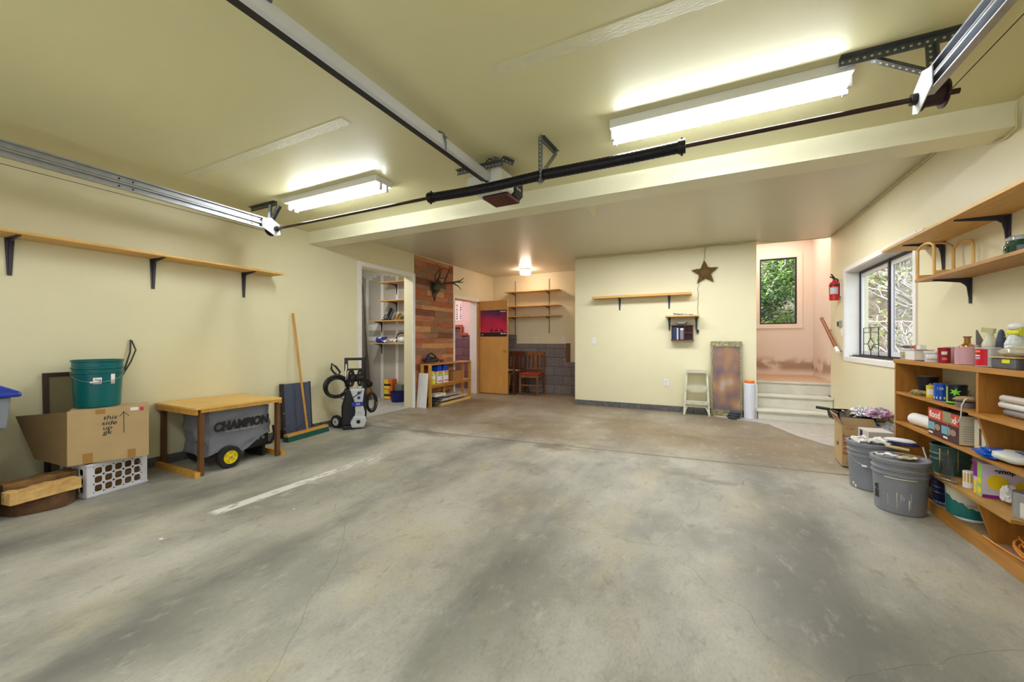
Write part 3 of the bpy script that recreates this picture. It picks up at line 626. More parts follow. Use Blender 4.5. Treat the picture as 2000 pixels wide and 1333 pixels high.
MB().tube(p0, .007, 8).build('grip', whitep, t)
# dark frame leaning on the wall
t = thing('picture_frame', 'dark brown wooden frame leaning on the wall behind the green bucket', 'frame', (-4.495, 1.27, 0), rot=(0, R(-3.5), 0))
f = MB(); frame(f, 'x', -.012, -.185, .185, 0, .915, .03, .02); f.build('moulding', M('dark_brown_frame', C(60, 38, 34), .5), t)
MB().box((-.01, -.155, .03), (-.004, .155, .885)).build('back_panel', M('olive_backing', C(128, 118, 84), .7), t)
# cord loop
f = MB(); f.tube([(-4.52, 1.5, .68), (-4.515, 1.52, .84), (-4.51, 1.585, .98), (-4.53, 1.625, 1.08), (-4.553, 1.605, 1.165), (-4.553, 1.6, 1.165), (-4.54, 1.59, 1.06), (-4.53, 1.56, .95), (-4.52, 1.53, .86), (-4.53, 1.5, .68)], .006, 8)
tag(f.build('cord', M('dark_green_cord', C(54, 56, 40), .5)), 'dark cord looped over a nail on the left wall', 'cord')
MB_ = MB().cyl((-4.57, 1.598, 1.165), (-4.548, 1.598, 1.17), .004, n=8); tag(MB_.build('nail', galvd), 'nail in the left wall holding the dark cord', 'nail')
# bench
t = thing('workbench', 'low wooden bench with a plywood top over the covered generator', 'bench', (-4.2, 2.15, 0))
MB().box((-.355, -.385, .574), (.355, .36, .59)).build('top', ply, t)
for x, y in ((.29, -.345), (.29, .325), (-.345, -.345), (-.345, .325)):
    f = MB().box((x, y, 0), (x+.04, y+.035, .574)); f.build('leg', brownw, t)
for y in (-.385, .345): MB().box((-.345, y+.003 if y < 0 else y, .53), (.335, y+.028, .573)).build('top_rail', yelloww, t)
for x in (.3315, -.35): MB().box((x, -.34, .545), (x+.018, .34, .573)).build('side_rail', yelloww, t)
for y in (-.385, .362): MB().box((-.345, y, 0.0), (.35, y+.037, .045)).build('foot_rail', yelloww, t)
# generator
t = thing('generator', 'portable generator under a grey cover below the bench', 'generator', (-4.17, 2.2, 0))
cov = M('grey_vinyl_cover', C(122, 124, 136), .38, var=.06, vs=5)
f = MB(); nx, ny, nz = 20, 26, 14
def cpt(u, v, w__):
    x = -.23+.46*u; y = -.30+.58*v; zb = .13+.14*max(0, v-.35)+.03*math.sin(v*9); z = zb+(.53-zb)*w__
    return x, y, z
def put(fn, n1, n2, flip):
    vs = []
    for i in range(n1+1):
        for j in range(n2+1):
            x, y, z = fn(i/n1, j/n2); p = Vector((x, y, z)); c_ = Vector((0, -.01, .33)); d = (p-c_); q = d.normalized()
            k = noise.noise(p*7)*.03+noise.noise(Vector((p.x*5+p.z*11, p.y*6-p.z*8, 3)))*.022
            rnd_ = .03*(abs(d.x)/.23)**6*(abs(d.y)/.29)**6; p = p+q*(k-rnd_); p.z = min(p.z, .541); p.x = min(p.x, .252); vs.append(p)
    f.add(vs, [((i*(n2+1)+j, (i+1)*(n2+1)+j, (i+1)*(n2+1)+j+1, i*(n2+1)+j+1) if not flip else (i*(n2+1)+j, i*(n2+1)+j+1, (i+1)*(n2+1)+j+1, (i+1)*(n2+1)+j)) for i in range(n1) for j in range(n2)], 0, True)
put(lambda a, b: cpt(1, a, b), 40, 24, False); put(lambda a, b: cpt(0, a, b), 26, 14, True); put(lambda a, b: cpt(a, 0, b), 24, 24, False); put(lambda a, b: cpt(a, 1, b), 20, 14, True)
put(lambda a, b: cpt(a, b, 1), 20, 26, False); f.build('cover', cov, t)
o = text('CHAMPION', .108, M('black_print', C(22, 22, 26), .5), t, (.262, -.03, .385), (R(90), R(0), R(91)), sx=.86, shear=.15, off=.0065, ext=.001); o.name = 'lettering'
o = text('POWER EQUIPMENT', .022, M('pale_print', C(176, 176, 182), .5), t, (.2615, -.02, .335), (R(90), R(0), R(91)), sx=1.5, shear=.15, ext=.001)
def wheel(parent, loc, r, wd, hubm, rz=0, spokes=5):
    f = MB(); f.T = Matrix.Rotation(R(90), 4, 'Y'); f.lathe([(r*.6, -wd/2), (r*.93, -wd/2), (r, -wd*.3), (r, wd*.3), (r*.93, wd/2), (r*.6, wd/2), (r*.6, -wd/2)], 32)
    o = f.build('wheel', rubber, parent, loc=loc, rz=rz)
    f = MB(); f.T = Matrix.Rotation(R(90), 4, 'Y'); f.lathe([(r*.61, -wd*.4), (r*.61, wd*.46), (r*.52, wd*.46), (r*.5, wd*.2), (r*.2, wd*.25), (r*.2, wd*.5), (0, wd*.5)], 28)
    for k in range(spokes):
        a = 2*math.pi*k/spokes; f.beam((r*.15*math.cos(a), r*.15*math.sin(a), wd*.3), (r*.55*math.cos(a), r*.55*math.sin(a), wd*.35), r*.16, wd*.2)
    f.build('hub', hubm, o); f = MB().cyl((wd*.5, 0, 0), (wd*.62, 0, 0), r*.13, n=12); f.build('axle_nut', chrome, o); return o
yel = M('yellow_wheel_rim', C(236, 214, 20), .4)
wheel(t, (.255, -.14, .1), .1, .06, yel); wheel(t, (-.25, -.14, .1), .1, .06, yel)
f = MB().tube([(-.2, -.26, .13), (.2, -.26, .13), (.2, .28, .13), (-.2, .28, .13)], .012, 8, closed=True); f.cyl((-.24, -.14, .1), (.24, -.14, .1), .01); f.tube([(.2, .28, .13), (.205, .31, .2), (.2, .3, .3)], .012, 8); f.box((-.15, -.2, .14), (.15, .2, .3)); f.build('frame', blackm, t)
f = MB().box((.17, .0, .14), (.2, .25, .26)); o = f.build('control_panel', blackp, t)
for y in (.04, .1, .15, .2): MB().cyl((.2, y, .2), (.204, y, .2), .014, n=12).build('socket', greyp, o)
MB().box((-.15, .22, 0), (.15, .25, .13)).build('foot', rubber, t)
# dark leaning panel and broom
t = thing('leaning_panel', 'dark blue-grey flat panel leaning on the left wall behind the broom', 'panel', (-4.47, 3.13, 0), rot=(0, R(-4), R(0)))
MB().box((0, -.165, 0), (.012, .17, .645)).build('sheet', M('blue_grey_felt', C(74, 80, 100), .8, var=.15, vs=60), t)
MB().box((-.03, -.195, 0), (.014, -.166, .65)).build('edge', blackp, t); MB().box((-.012, .171, 0), (.014, .183, .65)).build('edge', blackp, t)
for z in (.12, .3): MB().cyl((.014, -.18, z), (.017, -.18, z), .006, n=8).build('screw', galv, t)
t = thing('push_broom', 'push broom with a long wooden handle and green bristles leaning on the left wall', 'broom', (-4.35, 3.16, 0), rz=R(8))
MB().box((-.035, -.305, .055), (.035, .305, .085)).build('block', handlew, t, bev=.006)
gb = M('green_bristles', C(14, 82, 76), .8, bump=1, bs=140, bst=(1, 1, .05)); f = MB(); f.add([(-.03, -.3, .056), (.03, -.3, .056), (.03, .3, .056), (-.03, .3, .056), (-.045, -.31, 0), (.045, -.31, 0), (.045, .31, 0), (-.045, .31, 0)], [(0, 1, 2, 3), (7, 6, 5, 4), (0, 4, 5, 1), (1, 5, 6, 2), (2, 6, 7, 3), (3, 7, 4, 0)]); f.build('bristles', gb, t)
MB().cyl((0, 0, .07), (-.195, -.028, 1.5), .0135, n=12).build('handle', handlew, t)
for s_ in (-1, 1): MB().tube([(-.02, s_*.14, .086), (-.02, s_*.1, .13), (-.025, s_*.05, .165), (-.022, s_*.012, .17)], .003, 6).build('brace_wire', blackm, t)

# pressure washer
t = thing('pressure_washer', 'grey and blue pressure washer with black hose coils by the closet opening', 'pressure washer', (-4.22, 3.76, 0), rz=R(46))
lg = M('light_grey_plastic', C(196, 200, 202), .35)
f = MB(); f.prism([(-.02, .07), (.11, .07), (.13, .2), (.1, .33), (.125, .53), (-.06, .53), (.0, .35), (.01, .22)], -.10, -.02, 'y'); lab(f.build('front_cover', lg, t, bev=.015), 'light grey front cover')
f = MB(); f.prism([(-.03, .02), (.12, .02), (.15, .1), (.14, .16), (-.01, .17), (-.05, .09)], -.13, -.03, 'y'); f.build('nose', lg, t, bev=.015)
f = MB(); f.lathe([(.0, -.131), (.024, -.131), (.024, -.128)], 16); f.T = Matrix(); MB().cyl((.05, -.131, .1), (.05, -.128, .1), .026, n=16).build('inlet', blackp, t)
f = MB().prism([(-.16, .04), (-.02, .04), (.02, .25), (-.02, .52), (-.10, .52), (-.16, .3)], -.07, .1, 'y'); f.build('side_housing', blackp, t, bev=.02)
MB().box((.06, -.05, .05), (.15, .1, .5)).build('side_housing', blackp, t, bev=.02)
MB().box((-.19, .02, .0), (.12, .16, .09)).build('base', blackp, t, bev=.01); MB().box((-.14, -.12, 0), (.0, .02, .05)).build('foot', blackp, t, bev=.01)
for z in (.41, .475): MB().cyl((.055, -.105, z), (.055, -.1, z), .02, n=16).build('knob', bluep, t)
MB().box((-.03, -.108, .3), (.11, -.101, .355)).build('badge', bluep, t); text('AR', .04, whitep, t, (.045, -.109, .327), FN)
text('HYDRO', .014, ink, t, (.06, -.108, .215), FN)
for x in (-.10, .13): f = MB().tube([(x, -.0 if x < 0 else .06, .08), (x-.01, .0 if x < 0 else .06, .55), (x-.005, .05, .9)], .014, 10); f.build('handle_tube', chrome if x < 0 else blackp, t)
f = MB().box((-.13, .03, .90), (.13, .07, .935)); f.box((-.13, .03, .76), (-.085, .07, .9)); f.box((.085, .03, .76), (.13, .07, .9)); f.box((-.085, .035, .765), (.085, .065, .79)); f.build('handle', blackp, t, bev=.006)
for x, y in ((-.04, -.03), (.07, .03)):
    f = MB(); f.T = Matrix.Translation((x, y, .665)) @ Matrix.Rotation(R(72), 4, 'Z') @ Matrix.Rotation(R(90), 4, 'X')
    for k in range(24):
        a0, a1 = 2*math.pi*k/24, 2*math.pi*(k+1)/24
        for r0, r1, z0, z1 in ((.085, .118, -.006, .006), (0, .045, -.012, .012)):
            v = [(r*math.cos(a), r*math.sin(a), z) for r, a, z in ((r0, a0, z0), (r1, a0, z0), (r1, a1, z0), (r0, a1, z0), (r0, a0, z1), (r1, a0, z1), (r1, a1, z1), (r0, a1, z1))]
            f.add(v, [(0, 3, 2, 1), (4, 5, 6, 7), (0, 1, 5, 4), (1, 2, 6, 5), (2, 3, 7, 6), (3, 0, 4, 7)])
    for k in range(5): a = k*2*math.pi/5; f.beam((.03*math.cos(a), .03*math.sin(a), 0), (.1*math.cos(a), .1*math.sin(a), 0), .04, .01)
    f.build('reel_disc', blackp, t)
f = MB().cyl((-.06, -.035, .665), (.09, .035, .665), .05, n=18); f.build('reel_core', blackp, t)
def coil(cx, cz, r, n_, seed, y=-.06, rx=1.0, thick=.0065, tilt=.3):
    rr_ = random.Random(seed); pts = []
    for k in range(n_*22):
        a = k*2*math.pi/22; turn = int(k/22); q = random.Random(seed*31+turn); q2 = random.Random(seed*31+turn+1); u = (k % 22)/22
        r_ = r*(.68+.42*(q.random()*(1-u)+q2.random()*u)); ox = .03*(q.random()*(1-u)+q2.random()*u)
        pts.append((cx+r_*rx*math.cos(a)+ox, y+.018*math.sin(a*.5+turn)+tilt*(r_*math.cos(a)), cz+r_*math.sin(a)-ox))
    return MB().tube(pts, thick, 6)
coil(-.235, .57, .15, 9, 3, y=-.03, thick=.0085).build('hose_coil', blackp, t); coil(.20, .34, .14, 9, 9, y=.04, rx=.45, thick=.006).build('cable_coil', blackp, t)
MB().tube([(.1, -.05, .55), (.08, -.12, .48), (-.02, -.14, .42), (-.15, -.13, .41), (-.2, -.08, .46)], .006, 6).build('hose', blackp, t)
f = MB(); f.tube([(-.28, 0, .86), (-.23, 0, .82), (-.18, 0, .75), (-.2, 0, .70), (-.25, 0, .74), (-.285, 0, .79)], .014, 8, closed=True); f.tube([(-.2, 0, .71), (-.16, 0, .66)], .014, 8); f.build('spray_gun', blackp, t)
MB().cyl((.13, .09, .95), (.15, .1, .28), .008, n=10).build('lance', blackm, t)
for loc in ((-.225, .06, .085), (-.10, .17, .085)):
    o = wheel(t, loc, .085, .045, lg, rz=R(180+24) if False else R(230), spokes=6)

# ================================================================== CLOSET
def hshelf(x0, x1, z, y0, label, bx):
    t = thing('wall_shelf', label, 'shelf', (x0, 5.947, z))
    MB().box((0, y0-5.947, -.018), (x1-x0, 0, 0)).build('shelf_board', pinex, t)
    for x in bx:
        bracket(.2, .2, .026).build('bracket', bluebr, t, loc=(x-x0, -.001, -.0185), rz=R(-90))
hshelf(-5.72, -4.77, 2.30, 5.65, 'topmost pine shelf in the closet', (-5.51,))
hshelf(-5.72, -4.77, 1.945, 5.65, 'second pine shelf from the top in the closet, bare', (-5.51,))
hshelf(-5.97, -4.77, 1.56, 5.65, 'closet shelf carrying the black clamp tool', (-5.905,))
hshelf(-5.97, -4.77, 1.12, 5.65, 'lowest closet shelf carrying the blue can', (-5.905,))
t = thing('clamp_tool', 'black and grey clamp tool standing on a closet shelf', 'tool', (-5.6, 5.8, 1.561))
f = MB().box((-.12, -.05, 0), (.08, .05, .025)); f.build('base', blackp, t, bev=.005)
MB().beam((-.03, 0, .02), (.09, 0, .24), .03, .05).build('arm', blackp, t); MB().beam((.03, .02, .02), (.13, .02, .2), .025, .03).build('arm', galvd, t)
f = MB().blob((-.02, -.02, .06), (.05, .04, .05), 2, .5); f.build('mechanism', galvd, t)
t = thing('round_dish', 'brown round dish with a yellow rim leaning on the closet shelf', 'dish', (-5.34, 5.84, 1.62), rot=(R(62), 0, R(-25)))
MB().lathe([(0, 0), (.08, .004), (.092, .02), (.085, .022), (.07, .01), (0, .008)], 24).build('bowl', M('dish_brown', C(120, 86, 50), .5), t); MB().lathe([(.085, .018), (.095, .02), (.094, .03), (.084, .028), (.085, .018)], 24).build('rim', M('dish_yellow', C(216, 184, 50), .5), t)
t = thing('paint_can', 'blue can lying on its side on the lowest closet shelf', 'can', (-5.85, 5.78, 1.182), rot=(0, R(90), R(5)))
MB().lathe([(0, 0), (.058, 0), (.06, .004), (.06, .2), (.058, .204), (0, .204)], 24).build('body', M('blue_can_label', C(28, 54, 160), .35, var=.2, vs=20), t)
MB().lathe([(.0602, .05), (.0605, .12)], 24, arc=(2.5, 4.2)).build('label', paper, t)
f = MB().sheet(-.14, -.09, .14, .09, .01, 14, 10, .07, 11, 4, edge=.05); tag(f.build('cloth', paper, loc=(-5.5, 5.74, 1.122), solid=.003), 'crumpled white cloth between the blue can and the headset on the closet shelf', 'cloth')
t = thing('headset', 'dark headset with a white cup on the closet shelf', 'headset', (-5.28, 5.8, 1.121)); MB().tube([(-.09, 0, .01), (-.1, 0, .1), (-.06, 0, .17), (0, 0, .195), (.07, 0, .19)], .012, 8).build('band', blackp, t); f = MB().blob((.03, 0, .06), (.08, .05, .06), 5, .15, flat=True); f.build('cup', whitep, t)
for k, (z, lb) in enumerate(((0.013, 'lower orange and yellow carton on the closet floor'), (.213, 'upper orange and yellow carton, stacked on the other in the closet'))):
    t = thing('carton', lb, 'box', (-5.65, 5.75, z), rz=R(6))
    MB().box((0, 0, 0), (.19, .14, .199)).build('body', M('carton_orange', C(226, 110, 40), .5), t)
    for j, (a, b, c_) in enumerate(((.11, .2, C(240, 214, 60)), (.02, .07, C(240, 220, 90)), (.07, .11, C(34, 30, 30)))): MB().box((-.001, -.002, a-.0), (.1+.03*j, -.0003, min(.197, b))).build('printed_panel', M('carton_print%d' % j, c_, .5), t)
tag(MB().box((0, 0, 0), (.17, .1, .3)).build('storage_box', M('grey_green_box', C(116, 124, 110), .6), loc=(-5.45, 5.83, .013), bev=.004), 'grey-green box behind the navy tub in the closet', 'box')
t = thing('tub', 'navy blue plastic tub on the closet floor', 'tub', (-5.23, 5.68, .013)); MB().lathe([(0, 0), (.12, 0), (.145, .19), (.152, .195), (.14, .19), (.115, .01), (0, .01)], 28).build('body', navy, t)
t = thing('canvas_bag', 'tan bag with a dark top on the closet floor behind the pressure washer', 'bag', (-6.0, 5.6, .012)); MB().blob((0, 0, .14), (.15, .12, .16), 3, .12, flat=False).build('body', M('tan_canvas', C(170, 130, 66), .8), t); MB().blob((.02, 0, .31), (.13, .1, .08), 5, .25).build('bundle', blackp, t)
t = thing('extension_ladder', 'grey extension ladder leaning in the closet', 'ladder', (-6.1, 5.5, .013), rot=(R(0), R(-6.5), R(0)))
for y in (.06, .30): lab(MB().box((0, y-.035, 0), (.03, y+.035, 2.35)).build('rail', M('weathered_ladder_wood', C(104, 98, 92), .7, var=.25, vs=6, st=(4, 4, 1)), t), 'weathered rail')
for k in range(8): MB().cyl((.015, .06, .2+k*.28), (.015, .3, .2+k*.28), .014, n=8).build('rung', galvd, t)
t = thing('slotted_rail', 'grey slotted metal rail leaning in front of the closet ladder', 'rail', (-5.72, 5.3, .013), rot=(R(-6), R(-9), R(0)))
MB().box((0, 0, 0), (.02, .055, 2.12)).build('rail', M('grey_rail', C(140, 134, 134), .5, .5), t)
for k in range(15): MB().cyl((.0205, .02+.015*(k % 2), .15+k*.13), (.0215, .02+.015*(k % 2), .15+k*.13), .007, n=8).build('hole', blackp, t)

# ================================================================== PLANK WALL CORNER
t = thing('antlers', 'mounted deer antlers hanging on the plank wall', 'antlers', (-4.548, 5.9, 2.14))
MB().prism([(-.1, .12), (.1, .12), (.12, 0), (.04, -.14), (-.0, -.24), (-.05, -.14), (-.12, 0)], 0, .02, 'x').build('plaque', M('dark_plaque', C(56, 44, 30), .5), t, bev=.004)
ant = M('antler_horn', C(78, 62, 46), .5, var=.3, vs=20, bump=.3, bs=60); f = MB().blob((.06, 0, .02), (.07, .07, .09), 4, .2); f.tube([(.05, -.05, .07), (.12, -.04, .12), (.12, .04, .12), (.05, .06, .05)], .014, 8); f.build('skull_cap', M('olive_felt', C(78, 80, 52), .8), t)
for s_ in (-1, 1):
    o = MB().tube([(.05, s_*.04, .06), (.14, s_*.12, .10), (.25, s_*.22, .12), (.36, s_*.32, .16), (.42, s_*.36, .22)], .018, 8, rs=[.022, .02, .018, .012, .005])
    o.tube([(.14, s_*.12, .10), (.2, s_*.1, .22), (.23, s_*.14, .33), (.22, s_*.24, .42)], .015, 8, rs=[.018, .015, .011, .003])
    o.tube([(.25, s_*.22, .12), (.34, s_*.28, .06), (.42, s_*.27, -.02)], .01, 8, rs=[.014, .01, .003]); o.tube([(.3, s_*.27, .14), (.42, s_*.28, .12), (.5, s_*.25, .13)], .009, 8, rs=[.012, .008, .003])
    o.build('antler', ant, t)
MB().tube([(.05, -.02, .08), (.06, -.06, .22), (.1, .0, .33), (.16, .1, .38)], .01, 8, rs=[.016, .014, .01, .003]).build('tine', ant, t)
# low shelf unit
t = thing('low_shelf_unit', 'low two-tier pine shelf unit standing in front of the plank wall', 'shelf', (-4.29, 5.46, 0), rz=R(2.9))
wz = yelloww
L_ = 1.40
for x in (-.215, -.155+.105, ): MB().box((x, 0, 0), (x+.06, .02, .735)).build('leg', wz, t)
for x in (-.215, -.05): MB().box((x, L_-.02, 0), (x+.06, L_, .735)).build('leg', wz, t)
for y in (.68,): MB().box((-.215, y, 0), (-.19, y+.07, .735)).build('leg', wz, t)
for y0, y1 in ((0, .7), (.702, L_)): MB().box((-.225, y0, .736), (.015, y1, .755)).build('top_board', M('orange_pine_top', C(206, 144, 76), .45, var=.15, vs=4, st=(8, 1, 8)), t)
MB().box((-.21, .021, .375), (.012, L_-.021, .394)).build('middle_shelf', M('orange_pine_top', C(0, 0, 0)), t)
for z in (.36,): MB().box((-.05, .02, z-.03), (-.03, L_-.02, z+.014)).build('rail', wz, t)
t = thing('power_tool', 'black power tool lying on the low shelf unit', 'tool', (-4.40, 5.62, .756), rz=R(60)); MB().blob((0, 0, .055), (.15, .08, .055), 6, .2, flat=True).build('body', blackp, t); MB().tube([(-.09, 0, .06), (-.07, 0, .15), (.0, 0, .19), (.08, 0, .13), (.1, 0, .06)], .017, 8).build('handle', blackp, t); MB().blob((-.05, 0, .1), (.05, .04, .04), 8, .2).build('trim', M('dark_blue_tool', C(30, 44, 84), .4), t)
tag(MB().blob((0, 0, .03), (.035, .03, .03), 9, .3, flat=True).build('small_part', M('rust_part', C(110, 46, 36), .6), loc=(-4.4, 5.93, .756)), 'small red-brown part beside the black power tool', 'part')
for k, (y, lb) in enumerate(((5.78, 'nearer bag of granules with a blue top on the low shelf unit'), (5.97, 'farther bag of granules with a blue top on the low shelf unit'))):
    t = thing('granule_bag', lb, 'bag', (-4.40, y, .395), rz=R(3))
    f = MB().box((-.07, -.08, 0), (.07, .08, .215)); f.build('body', M('white_bag', C(232, 234, 236), .4), t, bev=.008)
    MB().prism([(-.08, .217), (.08, .217), (.05, .325), (.02, .33), (-.05, .325)], -.065, .065, 'x').build('top', M('blue_bag_top', C(26, 70, 190), .3), t, bev=.006)
    for z0, z1, c_ in ((.17, .21, 'orange'), (.13, .165, 'green'), (.03, .05, 'red')): MB().box((.0702, -.07, z0), (.0712, .07, z1)).build('band', M('bag_'+c_, {'orange': C(236, 150, 40), 'green': C(170, 200, 60), 'red': C(214, 90, 70)}[c_], .5), t)
t = thing('yellow_jug', 'yellow and white jug at the near end of the low shelf unit', 'jug', (-4.36, 5.60, .395)); MB().lathe([(0, 0), (.05, 0), (.055, .01), (.055, .16), (.02, .21), (.02, .23), (0, .23)], 20).build('body', M('yellow_jug', C(228, 222, 60), .4), t); MB().lathe([(.0555, .09), (.0555, .15)], 12, arc=(-1.4, .3)).build('label', paper, t)
t = thing('small_carton', 'plain brown cardboard box on the low shelf unit', 'cardboard box', (-4.45, 6.2, .395), rz=R(3)); MB().box((-.08, -.0, 0), (.12, .36, .185)).build('body', M('brown_carton', C(166, 116, 66), .7), t, bev=.003)
cols = [C(206, 196, 180), C(196, 180, 150), C(72, 72, 84), C(226, 184, 110), C(180, 172, 160), C(60, 66, 84), C(222, 214, 200)]
z = .002
for k, (w_, l_, h_, dy, a_) in enumerate(((.26, 1.0, .04, .12, 5), (.2, .35, .035, .02, -3), (.25, .9, .02, .16, 8), (.22, .8, .018, .2, 2), (.2, .3, .03, .1, -6), (.2, .6, .014, .25, 6), (.18, .3, .05, .02, 0))):
    tag(MB().box((-w_/2, 0, 0), (w_/2, l_, h_)).build('flat_pack', M('flat_pack_%d' % k, (cols[3], cols[2], cols[1], cols[0], cols[5], cols[4], cols[6])[k], .6), loc=(-4.36, 5.56+dy, z), rz=R(a_*.3), bev=.002),
        ('pale yellow board at the bottom of the stack under the low shelf unit', 'dark flat carton at the near end of the stack under the low shelf unit', 'tan sheet on top of the bottom boards under the low shelf unit', 'beige board in the middle of the stack under the low shelf unit', 'dark blue flat packet in the stack under the low shelf unit', 'grey sheet near the top of the stack under the low shelf unit', 'pale box on top of the stack under the low shelf unit')[k], 'flat pack'); z += h_+.001
for k, (x, w_, lb) in enumerate(((-4.53, .15, 'wider white board leaning against the end of the low shelf unit'), (-4.375, .05, 'narrow white board leaning beside the wider one'))):
    tag(MB().box((0, 0, 0), (w_, .014, .60)).build('white_board', M('whitewashed_board', C(228, 228, 230), .5, var=.08, vs=4, st=(5, 5, 1)), loc=(x, 5.375-k*.003, .001), rot=(R(-6), 0, 0)), lb, 'board')
# ================================================================== ALCOVE
t = bpy.data.objects.new('door_1', None); COL.objects.link(t); t['kind'] = 'structure'; t.location = (-4.56, 7.52, 0)
MB().box((.0, 0, .012), (.72, .035, 2.045)).build('door_leaf', doorw, t, bev=.002)
br_ = M('polished_brass', C(214, 178, 96), .2, .9)
for s_, y in ((-1, 0), (1, .035)): f = MB(); f.T = Matrix.Translation((.655, y, .944)) @ Matrix.Rotation(R(90*-s_*-1), 4, 'X'); f.lathe([(0, 0), (.03, 0), (.03, .006), (.012, .01), (.012, .03), (.026, .04), (.028, .055), (.018, .066), (0, .067)], 20); f.build('door_knob', br_, t)
for z in (.25, 1.0, 1.8): MB().cyl((-.003, -.005, z), (-.003, -.005, z+.09), .006, n=8).build('hinge', br_, t)
t = thing('poster', 'red and purple sunset poster with three horse riders on the open door', 'poster', (-4.56+.37, 7.518, 1.548))
m, n, L, b = nodes('sunset_print'); tc = n.new('ShaderNodeTexCoord'); sp = n.new('ShaderNodeSeparateXYZ'); L.new(tc.outputs['Object'], sp.inputs[0])
nz = n.new('ShaderNodeTexNoise'); nz.inputs['Scale'].default_value = 3.2; L.new(tc.outputs['Object'], nz.inputs[0])
ad = n.new('ShaderNodeMath'); ad.operation = 'MULTIPLY_ADD'; L.new(sp.outputs[2], ad.inputs[0]); ad.inputs[1].default_value = 1.3; ad.inputs[2].default_value = .42
a2 = n.new('ShaderNodeMath'); a2.operation = 'MULTIPLY_ADD'; L.new(nz.outputs[0], a2.inputs[0]); a2.inputs[1].default_value = .7; L.new(ad.outputs[0], a2.inputs[2])
sb = n.new('ShaderNodeMath'); sb.operation = 'SUBTRACT'; L.new(a2.outputs[0], sb.inputs[0]); sb.inputs[1].default_value = .3
cr = n.new('ShaderNodeValToRGB'); L.new(sb.outputs[0], cr.inputs[0]); e = cr.color_ramp.elements; e[0].position = .1; e[0].color = C(226, 50, 70); e[1].position = .85; e[1].color = C(56, 26, 70)
k = e.new(.4); k.color = C(196, 14, 64); k = e.new(.62); k.color = C(140, 16, 76); L.new(cr.outputs[0], b.inputs['Base Color']); b.inputs['Roughness'].default_value = .5
MB().box((-.33, -.003, -.275), (.33, 0, .29)).build('sheet', m, t)
nb = M('poster_black', C(18, 16, 24), .5); f = MB().box((-.33, -.0045, -.289), (.33, -.0005, -.2)); f.build('dark_ground', nb, t)
for x in (-.04, .07, .21):
    f = MB(); f.prism([(x-.035, -.2), (x-.03, -.165), (x-.035, -.15), (x-.045, -.135), (x-.03, -.13), (x-.015, -.15), (x, -.15), (x, -.12), (x-.004, -.108), (x+.006, -.095), (x+.014, -.108), (x+.012, -.13), (x+.018, -.15), (x+.035, -.155), (x+.042, -.18), (x+.034, -.2), (x+.026, -.2), (x+.02, -.172), (x-.012, -.172), (x-.018, -.2), (x-.025, -.2), (x-.022, -.172), (x-.027, -.2)], -.0045, -.0032, 'y'); f.build('rider', nb, t)
for x, z, w_, h_ in ((.17, .245, .14, .018), (.23, -.235, .09, .014), (-.3, -.25, .05, .012)): MB().box((x, -.0052, z), (x+w_, -.0046, z+h_)).build('print_line', paper, t)
MB().cyl((.2, -.0046, -.225), (.2, -.0052, -.225), .018, n=14).build('emblem', paper, t)
t = thing('colour_chart', 'white paint colour chart hanging in the side room', 'poster', (-5.66, 8.166, 1.66))
MB().box((-.225, -.004, 0), (.225, 0, .5)).build('sheet', paper, t); pal = [C(120, 110, 112), C(220, 160, 170), C(230, 150, 160), C(180, 50, 90), C(214, 120, 140), C(176, 40, 60), C(40, 60, 60), C(80, 90, 130), C(60, 60, 110), C(130, 30, 80)]
rr = random.Random(5)
for i in range(4):
    for j in range(7): MB().cyl((.18-i*.11, -.004, .06+j*.055), (.18-i*.11, -.0052, .06+j*.055), .02, n=12).build('colour_dot', M('chart_colour_%d' % rr.randrange(10), pal[(i*3+j*7) % 10], .5), t)
t = thing('wall_shelving', 'three bare wooden shelves on two metal uprights in the back alcove', 'shelf', (-3.5, 8.17, 1.33))
std = M('brown_shelf_standard', C(140, 112, 78), .5, .3)
for x in (-.466, .37): MB().box((x-.008, -.014, 0), (x+.008, 0, 1.215)).build('upright', std, t)
for z, x0 in ((.925, -.62), (.595, -1.0), (.37, -1.0)):
    MB().box((x0, -.272, z), (.68, -.015, z+.016)).build('shelf_board', pinex, t)
    for x in (-.466, .37): MB().prism([(-.014, z), (-.24, z-.0), (-.24, z-.012), (-.014, z-.05)], x-.004, x+.004, 'x').build('bracket', std, t)
tag(MB().cyl((-3.72, 8.0, 1.722), (-3.5, 8.02, 1.724), .006, n=8).build('stick', darkw), 'thin dark stick lying on the lowest alcove shelf', 'stick')
def outlet(name, label, cat, loc, rot, sw=False):
    t = thing(name, label, cat, loc, rot=rot); MB().box((-.036, -.006, -.058), (.036, 0, .058)).build('plate', whitep, t, bev=.002)
    if sw: MB().box((-.006, -.014, -.012), (.006, -.006, .012)).build('toggle', whitep, t)
    else:
        for z in (-.022, .022): MB().cyl((0, -.0062, z), (0, -.0085, z), .015, n=16).build('socket', M('socket_shade', C(200, 200, 206), .4), t)
outlet('power_outlet', 'left of the two outlets over the block wall in the alcove', 'outlet', (-3.476, 8.17, 1.19), (0, 0, 0)); outlet('power_outlet', 'right of the two outlets over the block wall in the alcove', 'outlet', (-2.81, 8.17, 1.19), (0, 0, 0))
outlet('light_switch', 'white light switch at the left end of the back wall', 'switch', (-1.811, 6.95, 1.165), (0, 0, 0), True); outlet('power_outlet', 'white power outlet low on the back wall left of the step stool', 'outlet', (-.6, 6.95, .468), (0, 0, 0))
